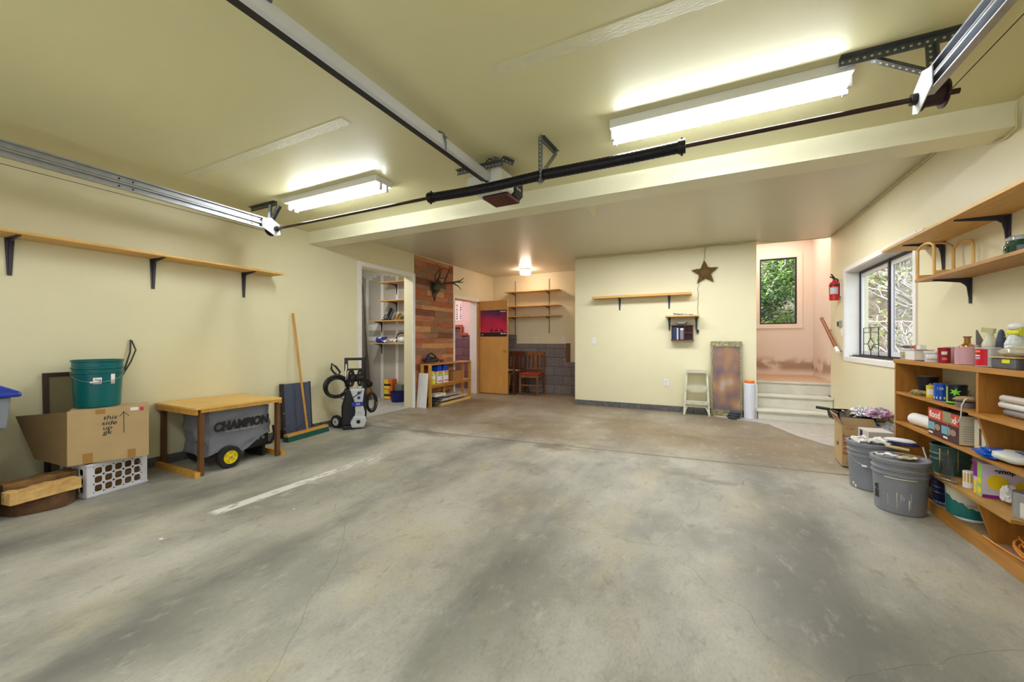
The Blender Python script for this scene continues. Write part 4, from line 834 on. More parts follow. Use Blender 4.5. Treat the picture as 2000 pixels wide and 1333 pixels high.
def chair(label, loc, rz, wood, seatm):
    t = thing('wooden_chair', label, 'chair', loc, rz); W, D = .43, .42
    for x in (-W/2+.02, W/2-.02): MB().beam((x, -D/2, 0), (x, -D/2, .44), .034, .034, up=(0, 1, 0)).build('leg', wood, t)
    for x in (-W/2+.02, W/2-.02): MB().tube([(x, D/2+.04, 0), (x, D/2, .3), (x, D/2, .46), (x, D/2+.05, .92)], .02, 4).build('leg', wood, t)
    for y in (-D/2, D/2-.0): MB().box((-W/2+.03, y-.01, .375), (W/2-.03, y+.012, .435)).build('seat_rail', wood, t)
    for x in (-W/2+.02, W/2-.02): MB().box((x-.01, -D/2+.02, .375), (x+.01, D/2-.01, .435)).build('seat_rail', wood, t)
    MB().box((-W/2, -D/2-.02, .44), (W/2, D/2-.01, .468)).build('seat', seatm, t, bev=.008)
    for z in (.2,): MB().box((-W/2+.03, -D/2-.006, z), (W/2-.03, -D/2+.006, z+.03)).build('stretcher', wood, t)
    for x in (-W/2+.02, W/2-.02): MB().box((x-.006, -D/2+.02, .14), (x+.006, D/2, .165)).build('stretcher', wood, t)
    MB().box((-W/2+.02, D/2+.03, .84), (W/2-.02, D/2+.055, .925)).build('top_rail', wood, t); MB().box((-W/2+.02, D/2+.0, .52), (W/2-.02, D/2+.02, .56)).build('back_rail', wood, t)
    for x in (-.1, 0, .1): MB().beam((x, D/2+.012, .555), (x, D/2+.042, .845), .075 if x == 0 else .04, .01, up=(0, 1, 0)).build('slat', wood, t)
    return t
redseat = M('red_vinyl_seat', C(170, 50, 36), .45)
chair('wooden slat-back chair with a red seat against the block wall', (-3.405, 7.84, 0), R(4), oakw, redseat)
chair('dark wooden slat-back chair half hidden by the open door', (-3.90, 7.855, 0), R(-3), darkw, darkw)
f = MB().sheet(-.16, -.12, .16, .12, .004, 18, 14, .05, 9, 2, edge=.03, sm=True); tag(f.build('cloth', M('pinkish_cloth', C(226, 196, 186), .8), loc=(-3.87, 7.80, .475), solid=.004), 'crumpled pale cloth on the seat of the dark wooden chair', 'cloth')
t = thing('folded_wooden_stand', 'folded dark wooden stand in front of the dark chair beside the door', 'stand', (-3.76, 7.585, 0))
MB().box((.02, -.012, 0), (.05, .012, .92)).build('post', darkw, t); MB().box((-.2, -.012, .43), (.02, .012, .47)).build('rail', darkw, t); MB().beam((-.13, -.0, 0), (-.07, .0, .43), .08, .016, up=(0, 1, 0)).build('leg', oakw, t); MB().box((-.2, -.012, .0), (.02, .012, .035)).build('rail', darkw, t)

# ================================================================== BACK WALL
t = thing('wall_shelf', 'long narrow pine shelf on two blue-grey brackets on the back wall', 'shelf', (-1.0, 6.95, 1.90))
MB().box((-.80, -.185, 0), (.785, 0, .035)).build('shelf_board', pinex, t)
for x in (-.355, .447): bracket(.15, .205, .03).build('bracket', bluebr, t, loc=(x, -.001, -.0005), rz=R(-90))
t = thing('wall_shelf', 'short pine shelf above the dark cubby on the back wall', 'shelf', (-.35, 6.95, 1.545)); MB().box((-.245, -.24, 0), (.245, 0, .02)).build('shelf_board', pinex, t)
for x in (-.2, .205): bracket(.19, .21, .03).build('bracket', M('dull_blue_bracket', C(72, 84, 100), .5, .2), t, loc=(x, -.001, -.0005), rz=R(-90))
f = MB(); rr = random.Random(2); f.tube([(-.12+.28*i/40+.03*math.sin(i*1.9), -.12+.04*math.cos(i*2.3), .012+.03*abs(math.sin(i*.8))*(1-i/40)) for i in range(41)], .005, 5); tag(f.build('wire_bundle', M('grey_wire', C(180, 176, 178), .5), loc=(-.36, 6.95, 1.567)), 'tangle of pale wires on the short shelf on the back wall', 'wire')
mah = M('mahogany', C(84, 34, 30), .35, var=.2, vs=5, st=(1, 6, 6))
t = thing('wall_cubby', 'dark red wooden cubby box on the back wall holding books', 'shelf', (-.35, 6.95, 1.18))
MB().box((-.15, -.008, 0), (.15, 0, .225)).build('back', mah, t)
for x0, x1 in ((-.16, -.148), (.148, .16), (.035, .043)): MB().box((x0, -.12, .0), (x1, -.008, .225)).build('side', mah, t)
for z, a, b in ((-.012, -.17, .17), (.225, -.17, .17), (.10, .044, .147)): MB().box((a, -.125 if a < 0 else -.115, z), (b, 0 if a < 0 else -.008, z+.012)).build('board', mah, t)
for x, w_, h_, m_, lb in ((-.143, .055, .2, M('navy_binder', C(24, 44, 84), .4), 'dark blue binder standing at the left in the wall cubby'), (-.082, .026, .19, M('pale_binder', C(176, 190, 204), .4), 'pale binder beside the blue one in the wall cubby')):
    tag(MB().box((0, -.1, 0), (w_, 0, h_)).build('book', m_, loc=(-.35+x, 6.94, 1.1805), bev=.002), lb, 'book')
t = thing('glass_jar', 'clear jar with a white lid inside the wall cubby', 'jar', (-.355, 6.885, 1.181)); MB().lathe([(0, 0), (.03, 0), (.035, .01), (.035, .14), (.028, .155), (0, .155)], 20).build('body', M('frosted_jar', C(170, 160, 172), .2, trans=.4), t); MB().lathe([(.03, .155), (.032, .16), (.032, .185), (0, .187)], 20).build('lid', whitep, t)
t = thing('bowl', 'pale blue bowl on top of the wall cubby', 'bowl', (-.36, 6.885, 1.418)); MB().lathe([(0, 0), (.03, 0), (.075, .02), (.088, .045), (.083, .045), (.03, .01), (0, .01)], 24).build('body', M('pale_glaze', C(170, 186, 194), .25), t)
# star
t = thing('wicker_star', 'brown wicker star hanging high on the back wall', 'star', (-.025, 6.93, 2.245))
wk = M('wicker', C(92, 70, 36), .8, col2=C(130, 104, 56), vs=60, bump=1, bs=110); f = MB(); pts = []
for k in range(10): a = R(90+36*k+3); r_ = .205 if k % 2 == 0 else .088; pts.append((r_*math.cos(a), r_*math.sin(a)))
f.add([(0, -.05, 0), (0, .015, 0)]+[(x, -.012, z) for x, z in pts], [(0, 2+k, 2+(k+1) % 10) for k in range(10)]+[(1, 2+(k+1) % 10, 2+k) for k in range(10)]); f.build('body', wk, t)
f = MB(); rr = random.Random(8)
for q in range(90):
    k = rr.randrange(5); a = R(90+72*k+3); u = rr.random()*.85; w2 = .085*(1-u)
    c_ = Vector((math.cos(a)*u*.2, 0, math.sin(a)*u*.2)); pz = Vector((-math.sin(a), 0, math.cos(a))); tl = rr.uniform(-.6, .6); f.cyl(c_-pz*w2+Vector((0, -.02-.02*(1-u), tl*.02)), c_+pz*w2+Vector((0, -.02-.02*(1-u), -tl*.02)), .003, n=5)
f.build('woven_strands', wk, t)
def wig(p, q, n_, a, seed): rr_ = random.Random(seed); return [(p[0]+(q[0]-p[0])*i/n_+rr_.uniform(-a, a), p[1]+(q[1]-p[1])*i/n_, p[2]+(q[2]-p[2])*i/n_) for i in range(n_+1)]
t = thing('string_cord', 'thin cord running from the ceiling past the star down to a small plug', 'cord', (0, 0, 0)); wc = M('grey_string', C(120, 116, 96), .6)
MB().tube(wig((-.02, 6.94, 2.67), (-.03, 6.94, 2.46), 8, .01, 1), .003, 5).build('cord', wc, t); MB().tube(wig((-.12, 6.94, 2.07), (-.13, 6.94, 1.35), 22, .008, 2), .003, 5).build('cord', wc, t); MB().box((-.145, 6.915, 1.29), (-.11, 6.945, 1.34)).build('plug', blackp, t)
# cable round the ceiling
f = MB(); pts = [(-2.15, 6.94, 2.655)]+[(-2.15+i*.23, 6.937, 2.655+.01*math.sin(i*2.1)) for i in range(1, 12)]+[(.66, 6.93, 2.665), (1.0, 7.12, 2.66), (1.55, 7.15, 2.665), (1.615, 7.05, 2.665)]+[(1.617, 7-.3*i, 2.655+.006*math.sin(i*2)) for i in range(1, 11)]+[(1.617, 3.72, 2.62), (1.617, 3.6, 2.42), (1.617, 3.45, 2.385), (1.61, 3.335, 2.40), (1.605, 3.325, 2.48), (1.6, 3.3, 2.54), (1.6, 3.0, 2.548), (1.6, 1.2, 2.548)]
f.tube(pts, .006, 6); tag(f.build('electrical_cable', M('painted_cable', C(206, 198, 150), .5)), 'painted electrical cable clipped along the top of the back and right walls', 'cable')
# step stool
t = thing('step_stool', 'small paint-spotted aluminium step stool against the back wall', 'step stool', (-.14, 6.77, 0)); al = M('worn_aluminium', C(206, 204, 182), .45, .25, var=.18, vs=26)
for s_ in (-1, 1):
    MB().beam((s_*.178, -.03, 0), (s_*.142, .1, .70), .026, .018, up=(0, 1, 0)).build('rail', al, t); MB().beam((s_*.165, .155, 0), (s_*.14, .13, .66), .02, .016, up=(0, 1, 0)).build('rear_leg', al, t)
    MB().beam((s_*.176, -.035, .03), (s_*.1, .012, .2), .014, .01, up=(0, 1, 0)).build('brace', al, t)
for z, w_, y in ((.695, .145, .04), (.44, .152, .0), (.21, .162, -.045)):
    MB().box((-w_, y, z), (w_, y+.105, z+.008)).build('tread', al, t); MB().box((-w_, y-.004, z-.04), (w_, y, z+.008)).build('tread_lip', al, t)
# framed picture
t = thing('framed_picture', 'tall picture in an ornate silvery gold frame leaning on the back wall', 'picture', (.272, 6.86, 0), rot=(R(-2.6), 0, 0))
orn = M('ornate_gilt', C(176, 170, 128), .4, .5, col2=C(92, 84, 56), vs=55, bump=1, bs=60)
f = MB(); W, H_ = .212, 1.155
for a, b, z0, z1 in ((-W, -W+.03, .1, H_-.085), (W-.03, W, .1, H_-.085), (-W, W, 0, .1), (-W, W, H_-.085, H_)): f.box((a, -.016, z0), (b, .012, z1))
f.build('frame', orn, t)
rr = random.Random(4)
for x in (-W+.012, W-.012):
    f = MB()
    for k in range(34): f.blob((x, -.017, .13+k*.028), (.007, .005, .009), k, 0, n=4)
    lab(f.build('beading', M('pale_gilt', C(214, 206, 170), .35, .5), t), 'pale beading')
f = MB()
for k in range(46):
    x = rr.uniform(-W+.02, W-.02); z = rr.uniform(.012, .088) if k % 2 else rr.uniform(H_-.075, H_-.012); f.tube([(x+.014*math.cos(a)*(1-a/9), -.018, z+.014*math.sin(a)*(1-a/9)) for a in [j*.7 for j in range(9)]], .003, 4)
f.build('scrollwork', M('pale_gilt', C(0, 0, 0)), t)
m, n, L, b = nodes('soft_brown_picture'); tc = n.new('ShaderNodeTexCoord'); mp = n.new('ShaderNodeMapping'); mp.inputs['Scale'].default_value = (5, 1, 3); mp.inputs['Location'].default_value = (2.4, 0, 1.2); L.new(tc.outputs['Object'], mp.inputs[0]); nz = n.new('ShaderNodeTexNoise'); nz.inputs['Scale'].default_value = 1; nz.inputs['Detail'].default_value = 1; L.new(mp.outputs[0], nz.inputs[0])
cr = n.new('ShaderNodeValToRGB'); L.new(nz.outputs[0], cr.inputs[0]); e = cr.color_ramp.elements; e[0].position = .3; e[0].color = C(104, 90, 100); e[1].position = .72; e[1].color = C(176, 160, 148); k = e.new(.48); k.color = C(140, 110, 98); k = e.new(.6); k.color = C(166, 124, 86); L.new(cr.outputs[0], b.inputs['Base Color']); b.inputs['Roughness'].default_value = .25
MB().box((-W+.029, -.006, .099), (W-.029, .004, H_-.084)).build('canvas', m, t)
t = thing('rubber_weights', 'stack of dark round weights on the floor in front of the picture', 'weights', (.36, 6.70, .013))
for k in range(3): MB().lathe([(0, k*.034), (.08-.004*k, k*.034), (.088-.004*k, k*.034+.008), (.088-.004*k, k*.034+.024), (.08-.004*k, k*.034+.032), (0, k*.034+.032)], 28, c=(.012*k, 0, 0)).build('disc', M('slate_rubber', C(62, 66, 74), .6), t)
t = thing('white_tube', 'tall white tube with an orange cap beside the stairs', 'tube', (.575, 6.82, .0)); MB().lathe([(0, 0), (.068, 0), (.074, .01), (.074, .52), (.07, .53), (0, .53)], 28).build('body', M('white_tube', C(222, 226, 236), .35), t); MB().lathe([(.06, .531), (.066, .535), (.066, .56), (.06, .57), (0, .572)], 24).build('cap', M('orange_cap', C(238, 120, 40), .4), t)
tag(MB().cyl((.655, 6.87, .0), (.655, 6.87, .5), .028, n=16).build('white_pole', whitep), 'thin white pole behind the tall white tube beside the stairs', 'pole')

# ================================================================== RIGHT WALL
t = thing('fire_extinguisher', 'red fire extinguisher on the right wall beside the window', 'fire extinguisher', (1.565, 6.765, 1.715))
MB().lathe([(0, 0), (.045, 0), (.055, .01), (.056, .21), (.045, .25), (.02, .275), (.018, .285), (0, .285)], 28).build('cylinder', redp, t)
MB().lathe([(.0565, .085), (.0565, .175)], 14, arc=(R(205), R(300))).build('label', M('silver_label', C(196, 196, 200), .3), t)
f = MB().cyl((0, 0, .285), (0, 0, .305), .016, n=12); f.beam((.01, .01, .3), (-.05, -.02, .325), .016, .012); f.beam((.0, .0, .31), (-.04, -.03, .36), .016, .008); f.tube([(.01, 0, .3), (.04, .02, .29), (.052, .03, .22), (.05, .03, .12)], .009, 8); f.build('valve', blackp, t)
MB().lathe([(.0575, .195), (.0575, .215)], 24).build('strap', blackp, t); MB().box((.056, -.04, .05), (.064, .04, .24)).build('wall_bracket', whitep, t)
t = thing('handrail', 'short sloping wooden handrail by the stairs', 'handrail', (1.565, 7.0, 1.25))
f = MB(); f.tube([(0, .42, .255), (0, -.32, -.18)], .022, 12); f.build('rail', railw, t); f = MB().tube([(0, -.32, -.18), (0, -.42, -.24)], .0225, 12); lab(f.build('rail_end', whitep, t), 'end dipped in white paint')
for y in (.2, -.3): MB().tube([(0, y, y*.588-.01), (.03, y, y*.588-.05), (.064, y, y*.588-.05)], .006, 6).build('rail_bracket', blackm, t)
t = thing('thermostat', 'small dark wall control beside the window', 'switch', (1.63, 6.78, 1.39)); MB().box((-.025, -.035, -.03), (0, .035, .035)).build('body', M('dark_control', C(36, 36, 52), .4), t); MB().box((-.022, -.1, -.04), (0, -.038, .045)).build('cover', M('grey_control', C(150, 160, 160), .4), t)
t = thing('light_switch', 'white switch plate below the dark wall control', 'switch', (1.63, 6.70, 1.29), rot=(0, 0, R(90))); MB().box((-.036, 0, -.055), (.036, .006, .055)).build('plate', whitep, t); MB().box((-.006, .006, -.012), (.006, .014, .012)).build('toggle', whitep, t)
# leaded glass panel on the sill
t = thing('leaded_panel', 'small leaded glass panel with a diamond standing in the window', 'leaded panel', (1.70, 5.9, .985)); ld = M('lead_came', C(66, 66, 62), .5, .3); f = MB(); y0, y1 = -.23, .23
for p, q in (((y0, 0), (y1, 0)), ((y0, .33), (y1, .33)), ((y0, 0), (y0, .33)), ((y1, 0), (y1, .33)), ((y0, .275), (y1, .275)), ((0, .33), (0, .215)), ((0, 0), (0, .065)), ((y0, .14), (-.1, .14)), ((y1, .14), (.1, .14)), ((-.1, .14), (0, .215)), ((0, .215), (.1, .14)), ((.1, .14), (0, .065)), ((0, .065), (-.1, .14))):
    f.cyl((0, p[0], p[1]), (0, q[0], q[1]), .0045, n=6)
f.build('came', ld, t); MB().box((-.001, y0, 0), (.001, y1, .33)).build('glass', glass, t)
# shelves
t = thing('wall_shelf', 'wide upper pine shelf high on the right wall crossing the window corner', 'shelf', (1.63, 3.4, 1.92)); MB().box((-.275, -1.1, 0), (0, 1.05, .019)).build('shelf_board', pine, t)
for y in (.04, .76): bracket(.235, .25, .036).build('bracket', darkbr, t, loc=(-.001, y, -.0005), rz=R(180))
t = thing('wall_shelf', 'lower pine shelf on the right wall holding the green jar', 'shelf', (1.63, 3.2, 1.595)); MB().box((-.24, -.9, 0), (0, .75, .019)).build('shelf_board', M('aged_pine', C(176, 128, 70), .5, var=.2, vs=3, st=(12, 1, 12)), t)
for y in (.62, -.3): bracket(.19, .175, .03).build('bracket', darkbr, t, loc=(-.001, y, -.0005), rz=R(180))
tag(MB().box((-.02, -.32, 0), (.02, .3, .018)).build('white_strip', whitep, loc=(1.385, 4.08, 1.94)), 'white strip lying at the far end of the upper right shelf', 'strip')
t = thing('bentwood_rack', 'bent light wood rack standing on the lower right shelf', 'rack', (1.5, 3.8, 1.6145)); bwd = M('bent_pale_wood', C(208, 164, 92), .45, var=.1, vs=8)
def arch(p, q, h_, ty='y'):
    p, q = Vector(p), Vector(q); pts = [p]; up = Vector((0, 0, h_))
    for k in range(9): a = math.pi*k/8; m_ = (p+q)/2; pts.append(m_+(p-m_)*math.cos(a)*1.0+Vector((0, 0, h_-.05+.05*math.sin(a))))
    pts.append(q); return pts
for x in (-.10, .09): MB().tube(arch((x, -.10, 0), (x, .14, 0), .24), .009, 6).build('bent_hoop', bwd, t)
for y in (.13, -.1): MB().box((-.10, y-.008, .0), (.09, y+.008, .03)).build('rail', bwd, t)
MB().tube(arch((-.1, .13, .0), (.09, .13, 0), .26), .008, 6).build('bent_hoop', bwd, t)
t = thing('glass_jar', 'dark green glass jar with a clamp lid on the lower right shelf', 'jar', (1.5, 3.07, 1.6145))
MB().lathe([(0, 0), (.05, 0), (.062, .012), (.064, .05), (.052, .072), (.05, .078), (0, .078)], 28).build('body', M('green_glass', C(4, 60, 44), .05, coat=1), t); MB().lathe([(.052, .079), (.056, .082), (.056, .096), (.045, .105), (0, .106)], 28).build('lid', M('clear_lid', C(150, 160, 160), .05, coat=1), t)
MB().tube([(-.054, .0, .085), (-.064, .01, .06), (-.068, .0, .03), (-.062, -.01, .05)], .002, 5).build('wire_clamp', chrome, t)

# ------------------------------------------------------------------ bookcase
t = thing('bookcase', 'long low varnished pine bookcase of paint cans along the right wall', 'bookcase', (1.355, 3.12, 0))
MB().box((-.005, -1.07, .985), (.27, 1.085, 1.015)).build('top_board', orange, t, bev=.002)
MB().box((0, 1.05, 0.0), (.27, 1.072, .985)).build('side_panel', orangez, t); MB().box((0, -1.07, 0.0), (.27, -1.048, .985)).build('side_panel', orangez, t)
MB().box((.0, -.012, .76), (.27, .01, .985)).build('divider', orangez, t)
for z0, z1, d0 in ((.525, .742, .055), (.05, .252, .06)): MB().prism([(0, z1), (.27, z1), (.27, z0), (d0, z0)], -.012, .01, 'y').build('divider', orangez, t)
MB().box((.002, .011, .742), (.27, 1.049, .76)).build('shelf_board', orange, t); MB().box((-.03, -1.047, .742), (.27, -.013 if False else .01, .7595)).build('shelf_board', orange, t)
MB().box((0, -1.047, .507), (.27, 1.049, .525)).build('shelf_board', orange, t)
f = MB().prism([(0, 1.049), (.27, 1.049), (.27, -.30), (0, -.27)], .252, .27, 'z'); lab(f.build('shelf_board', M('worn_pine_shelf', C(172, 130, 66), .55, var=.2, vs=5, st=(8, 1, 8)), t), 'shorter worn shelf ending past the divider')
MB().box((0, -1.047, .0), (.02, 1.049, .075)).build('kick_board', orange, t); MB().box((.02, -1.047, .03), (.27, 1.049, .05)).build('bottom_board', M('dusty_board', C(150, 126, 96), .7, var=.15, vs=8), t)

def can(name, label, loc, r, h, body, lidc=None, labels=(), cat='can', rz=0, handle=False, group=None):
    t = thing(name, label, cat, loc, rz, group)
    MB().lathe([(0, 0), (r*.97, 0), (r*1.02, .002), (r*1.02, .006), (r, .009), (r, h-.01), (r*1.02, h-.008), (r*1.02, h-.002), (r*.9, h), (r*.88, h-.006), (0, h-.006)], 28).build('body', body, t)
    if lidc: MB().lathe([(0, h-.0055), (r*.86, h-.0055), (r*.84, h-.001), (0, h-.001)], 24).build('lid', lidc, t)
    for a0, a1, z0, z1, m_ in labels: MB().lathe([(r+.0006, z0), (r+.0006, z1)], 12, arc=(a0, a1)).build('label', m_, t)
    return t
tin = M('tin', C(186, 188, 192), .3, .8); S = 1.0155
A = lambda x, y: math.atan2(-y, -x)
# ---- on the top board
t = thing('tray_box', 'white box with a blue end under the brush on the bookcase top', 'box', (1.44, 4.07, S), rz=R(2)); MB().box((-.055, -.11, 0), (.055, .10, .075)).build('body', whitep, t, bev=.004); MB().box((-.0562, .02, .005), (-.0552, .1, .06)).build('label', M('blue_yellow_print', C(70, 90, 140), .5, col2=C(214, 196, 120), vs=30), t); MB().box((-.06, -.115, .076), (.06, .105, .082)).build('lid', whitep, t)
t = thing('paint_brush', 'paint brush with a dark handle lying on the white box', 'brush', (1.41, 4.0, S+.0825), rz=R(0)); f = MB().tube([(-.0, .20, .017), (0, .12, .016), (0, .03, .016), (0, -.02, .016)], .01, 10, rs=[.010, .013, .008, .012]); f.build('handle', M('dark_brush_handle', C(40, 30, 36), .35), t); MB().tube([(0, .06, .016), (0, -.03, .016)], .0105, 10, rs=[.0118, .0135]).build('handle_band', M('red_band', C(150, 40, 34), .4), t); MB().box((-.016, -.06, .0), (.016, -.03, .032)).build('ferrule', M('copper_ferrule', C(190, 100, 56), .3, .6), t); MB().box((-.016, -.125, .001), (.016, -.06, .031)).build('bristles', paper, t)
tag(MB().box((-.008, -.045, 0), (.008, .045, .006)).build('screwdriver', blackp, loc=(1.385, 3.86, S), bev=.002), 'dark tool lying on the bookcase front edge beside the white box', 'tool')
t = thing('plastic_tub', 'small white plastic tub on the bookcase top', 'tub', (1.425, 3.765, S)); MB().lathe([(0, 0), (.045, 0), (.047, .06), (0, .06)], 24).build('body', M('bluish_white_tub', C(206, 212, 232), .35), t); MB().lathe([(.05, .06), (.051, .073), (0, .074)], 24).build('lid', whitep, t); lbl(t, .0465, .012, .05, A(1.425, 3.765), .9, paper)
pinkm = M('faded_pink_label', C(206, 160, 170), .5, var=.05, vs=40, st=(1, 1, 8)); redl = M('deep_red_label', C(150, 26, 40), .4)
can('paint_can', 'faded pink can at the back between the white tub and the dark red can', (1.50, 3.72, S), .044, .105, pinkm, blackp)
can('paint_can', 'narrow dark red can with a black lid on the bookcase top', (1.41, 3.60, S), .030, .1, redl, blackp, [(A(1.41, 3.6)-.4, A(1.41, 3.6)+.5, .055, .075, paper), (A(1.41, 3.6)-.3, A(1.41, 3.6)+.5, .02, .034, M('pink_print', C(226, 120, 110), .5))])
can('paint_can', 'smaller pink can between the dark red can and the large pink can', (1.455, 3.50, S), .034, .088, pinkm, blackp)
can('paint_can', 'largest faded pink can on the bookcase top with fine print', (1.425, 3.385, S), .047, .11, pinkm, M('rust_lid', C(130, 60, 56), .5))
t = can('paint_can', 'can with a red and silver label on the bookcase top', (1.42, 3.165, S), .048, .108, M('silver_label_paper', C(196, 200, 208), .35, .2), tin, [(A(1.42, 3.165)-1.5, A(1.42, 3.165)-.05, .006, .1, M('bright_red_label', C(206, 16, 40), .4))])
a = A(1.42, 3.165)
for z0, z1, m_ in ((.078, .09, M('orange_print', C(246, 130, 60), .5)), (.058, .066, paper), (.04, .053, M('lilac_print', C(190, 170, 210), .5))): lbl(t, .0493, z0, z1, a-.95, .3, m_)
lbl(t, .0488, .014, .03, a+.45, .16, M('barcode', C(60, 80, 110), .5, var=.9, vs=90, st=(1, 1, .01)), name='barcode')
t = thing('glass_bottle', 'amber brown glass bottle behind the largest pink can', 'bottle', (1.545, 3.66, S)); MB().lathe([(0, 0), (.038, 0), (.042, .01), (.042, .1), (.036, .115), (.016, .13), (.015, .165), (.02, .167), (.02, .176), (0, .176)], 24).build('body', M('amber_glass', C(150, 96, 6), .08, coat=1), t)
t = thing('putty_knife', 'grey broad putty knife standing blade up behind the pink can', 'tool', (1.545, 3.545, S)); MB().box((-.01, -.014, 0), (.01, .014, .12)).build('handle', galv, t); MB().prism([(-.02, .12), (.02, .12), (.02, .215), (.012, .215), (-.045, .15)], -.002, .002, 'x').build('blade', M('dark_steel_blade', C(84, 86, 90), .35, .6), t)
t = thing('spray_bottle', 'cloudy trigger spray bottle behind the red and silver can', 'bottle', (1.555, 3.45, S)); MB().lathe([(0, 0), (.034, 0), (.036, .01), (.034, .12), (.016, .17), (.014, .19), (0, .19)], 20).build('body', M('cloudy_plastic', C(216, 214, 190), .3), t); f = MB().beam((.01, -.02, .205), (-.02, .03, .215), .02, .03); f.beam((-.01, -.0, .2), (.02, -.03, .13), .01, .014); f.build('trigger', M('pale_trigger', C(206, 200, 150), .4), t)
t = thing('caulk_nozzle', 'dark grey pointed nozzle standing behind the red and silver can', 'tube', (1.56, 3.36, S)); MB().lathe([(0, 0), (.024, 0), (.026, .06), (.022, .14), (.012, .20), (.006, .212), (0, .213)], 18).build('body', M('slate_nozzle', C(60, 66, 84), .4), t)
MB().tube([(.0, -.02, .17), (-.01, -.1, .165), (-.015, -.2, .135)], .002, 5).build('wire', galv, t)
t = thing('spray_bottle', 'white spray bottle with a yellow and white trigger on the bookcase top', 'bottle', (1.565, 3.245, S)); MB().lathe([(0, 0), (.042, 0), (.044, .01), (.044, .13), (.03, .17), (.02, .18), (0, .18)], 22).build('body', M('translucent_white', C(214, 220, 222), .3), t)
MB().box((-.022, -.055, .182), (.022, .045, .205)).build('collar', M('yellow_plastic', C(226, 226, 20), .35), t, bev=.006); f = MB().cyl((-.0, -.06, .175), (0, -.06, .215), .016, n=12); f.build('trigger', M('olive_yellow', C(176, 180, 30), .35), t); MB().blob((0, 0, .225), (.028, .045, .022), 3, .08).build('head', whitep, t)
t = thing('cleaner_bottle', 'white squat bottle with a teal label on the bookcase top', 'bottle', (1.515, 3.185, S)); MB().lathe([(0, 0), (.028, 0), (.030, .01), (.030, .09), (.018, .115), (.01, .12), (0, .12)], 22).build('body', whitep, t); lbl(t, .0306, .03, .085, A(1.5, 3.19)-.2, .6, M('teal_print', C(10, 90, 110), .4))
t = thing('blister_pack', 'clear plastic pack with brown contents and a yellow sticker on the bookcase top', 'package', (1.44, 2.955, S)); MB().box((-.06, -.1, 0), (.06, .1, .055)).build('tray', M('dark_tray', C(74, 78, 88), .3, var=.3, vs=20), t, bev=.006); f = MB().box((-.067, -.107, .056), (.067, .107, .062)); f.build('cardboard', M('kraft', C(206, 172, 104), .6), t); MB().blob((0, 0, .085), (.06, .1, .03), 4, .15).build('clear_dome', M('dusty_clear_plastic', C(176, 170, 150), .15, coat=.6, var=.15, vs=30), t); MB().box((-.0615, -.05, .03), (-.0605, .01, .05)).build('sticker', M('yellow_plastic', C(0, 0, 0)), t)
# ---- second shelf
S = .7605
t = thing('paint_pot', 'black round pot at the far end of the second shelf', 'pot', (1.50, 4.06, S)); MB().lathe([(0, 0), (.045, 0), (.062, .13), (.056, .13), (.042, .01), (0, .01)], 24).build('body', M('dark_pot', C(24, 24, 38), .4), t); MB().lathe([(0, .11), (.052, .11), (.058, .128), (.03, .135), (0, .135)], 20).build('contents', M('dried_filler', C(160, 156, 130), .8), t)
for k, (x, y, sx, sy, sz, m_, lb) in enumerate(((1.50, 3.93, .05, .06, .06, M('printed_film', C(214, 206, 220), .25, col2=C(120, 40, 80), vs=24), 'crumpled printed plastic wrapper on the second shelf'), (1.42, 3.96, .045, .08, .022, M('olive_rag', C(146, 136, 84), .8, var=.2, vs=20), 'flat olive rag at the front of the second shelf'), (1.53, 3.76, .06, .09, .05, M('dark_sandpaper', C(64, 44, 46), .7, col2=C(196, 190, 190), vs=9), 'dark folded packets behind the yellow can'))):
    tag(MB().blob((0, 0, sz*.45), (sx, sy, sz), k+3, .22, 4, flat=True, sm=False).build(('wrapper', 'rag', 'packets')[k], m_, loc=(x, y, S+.001)), lb, ('wrapper', 'rag', 'packet')[k])
can('paint_can', 'small yellow can on the second shelf', (1.425, 3.80, S), .027, .085, M('yellow_can', C(214, 196, 40), .4), M('yellow_lid', C(226, 214, 50), .4), [(A(1.425, 3.8)-.9, A(1.425, 3.8)+.3, .02, .06, paper)])
t = can('paint_can', 'blue can with a white base band on the second shelf', (1.42, 3.655, S), .036, .112, M('cobalt_label', C(10, 74, 176), .35), tin, [(0, 2*math.pi, .01, .026, paper)])
a = A(1.42, 3.655); text('120', .022, paper, t, (.0385*math.cos(a-.2), .0385*math.sin(a-.2), .08), (R(90), 0, a-.2+R(90)))
t = can('paint_can', 'black can with a bright green leaf design on the second shelf', (1.42, 3.475, S), .046, .125, M('black_can_label', C(22, 26, 40), .3), tin, [(A(1.42, 3.475)-1.4, A(1.42, 3.475)-.95, .015, .11, M('olive_band', C(150, 170, 60), .4)), (A(1.42, 3.475)-1.4, A(1.42, 3.475)+1, .008, .018, M('lime_print', C(120, 220, 40), .4))])
a = A(1.42, 3.475)
for k in range(6):
    aa = R(20+k*60); f = MB(); q = []
    for u, v in ((0, 0), (.012, .006), (.028, 0), (.012, -.006)):
        x_ = u*math.cos(aa)-v*math.sin(aa); z_ = u*math.sin(aa)+v*math.cos(aa); th = a-.15+x_/.047; q.append((.0472*math.cos(th), .0472*math.sin(th), .078+z_*.9))
    f.add(q, [(0, 1, 2, 3)]); f.build('leaf_print', M('lime_print', C(0, 0, 0)), t, solid=.0006)
t = thing('tape_roll', 'roll of grey tape on the second shelf beside the divider', 'tape', (1.40, 3.33, S), 0); MB().lathe([(.024, 0), (.045, 0), (.045, .032), (.024, .032), (.024, 0)], 24).build('roll', M('grey_tape', C(112, 106, 112), .5), t)
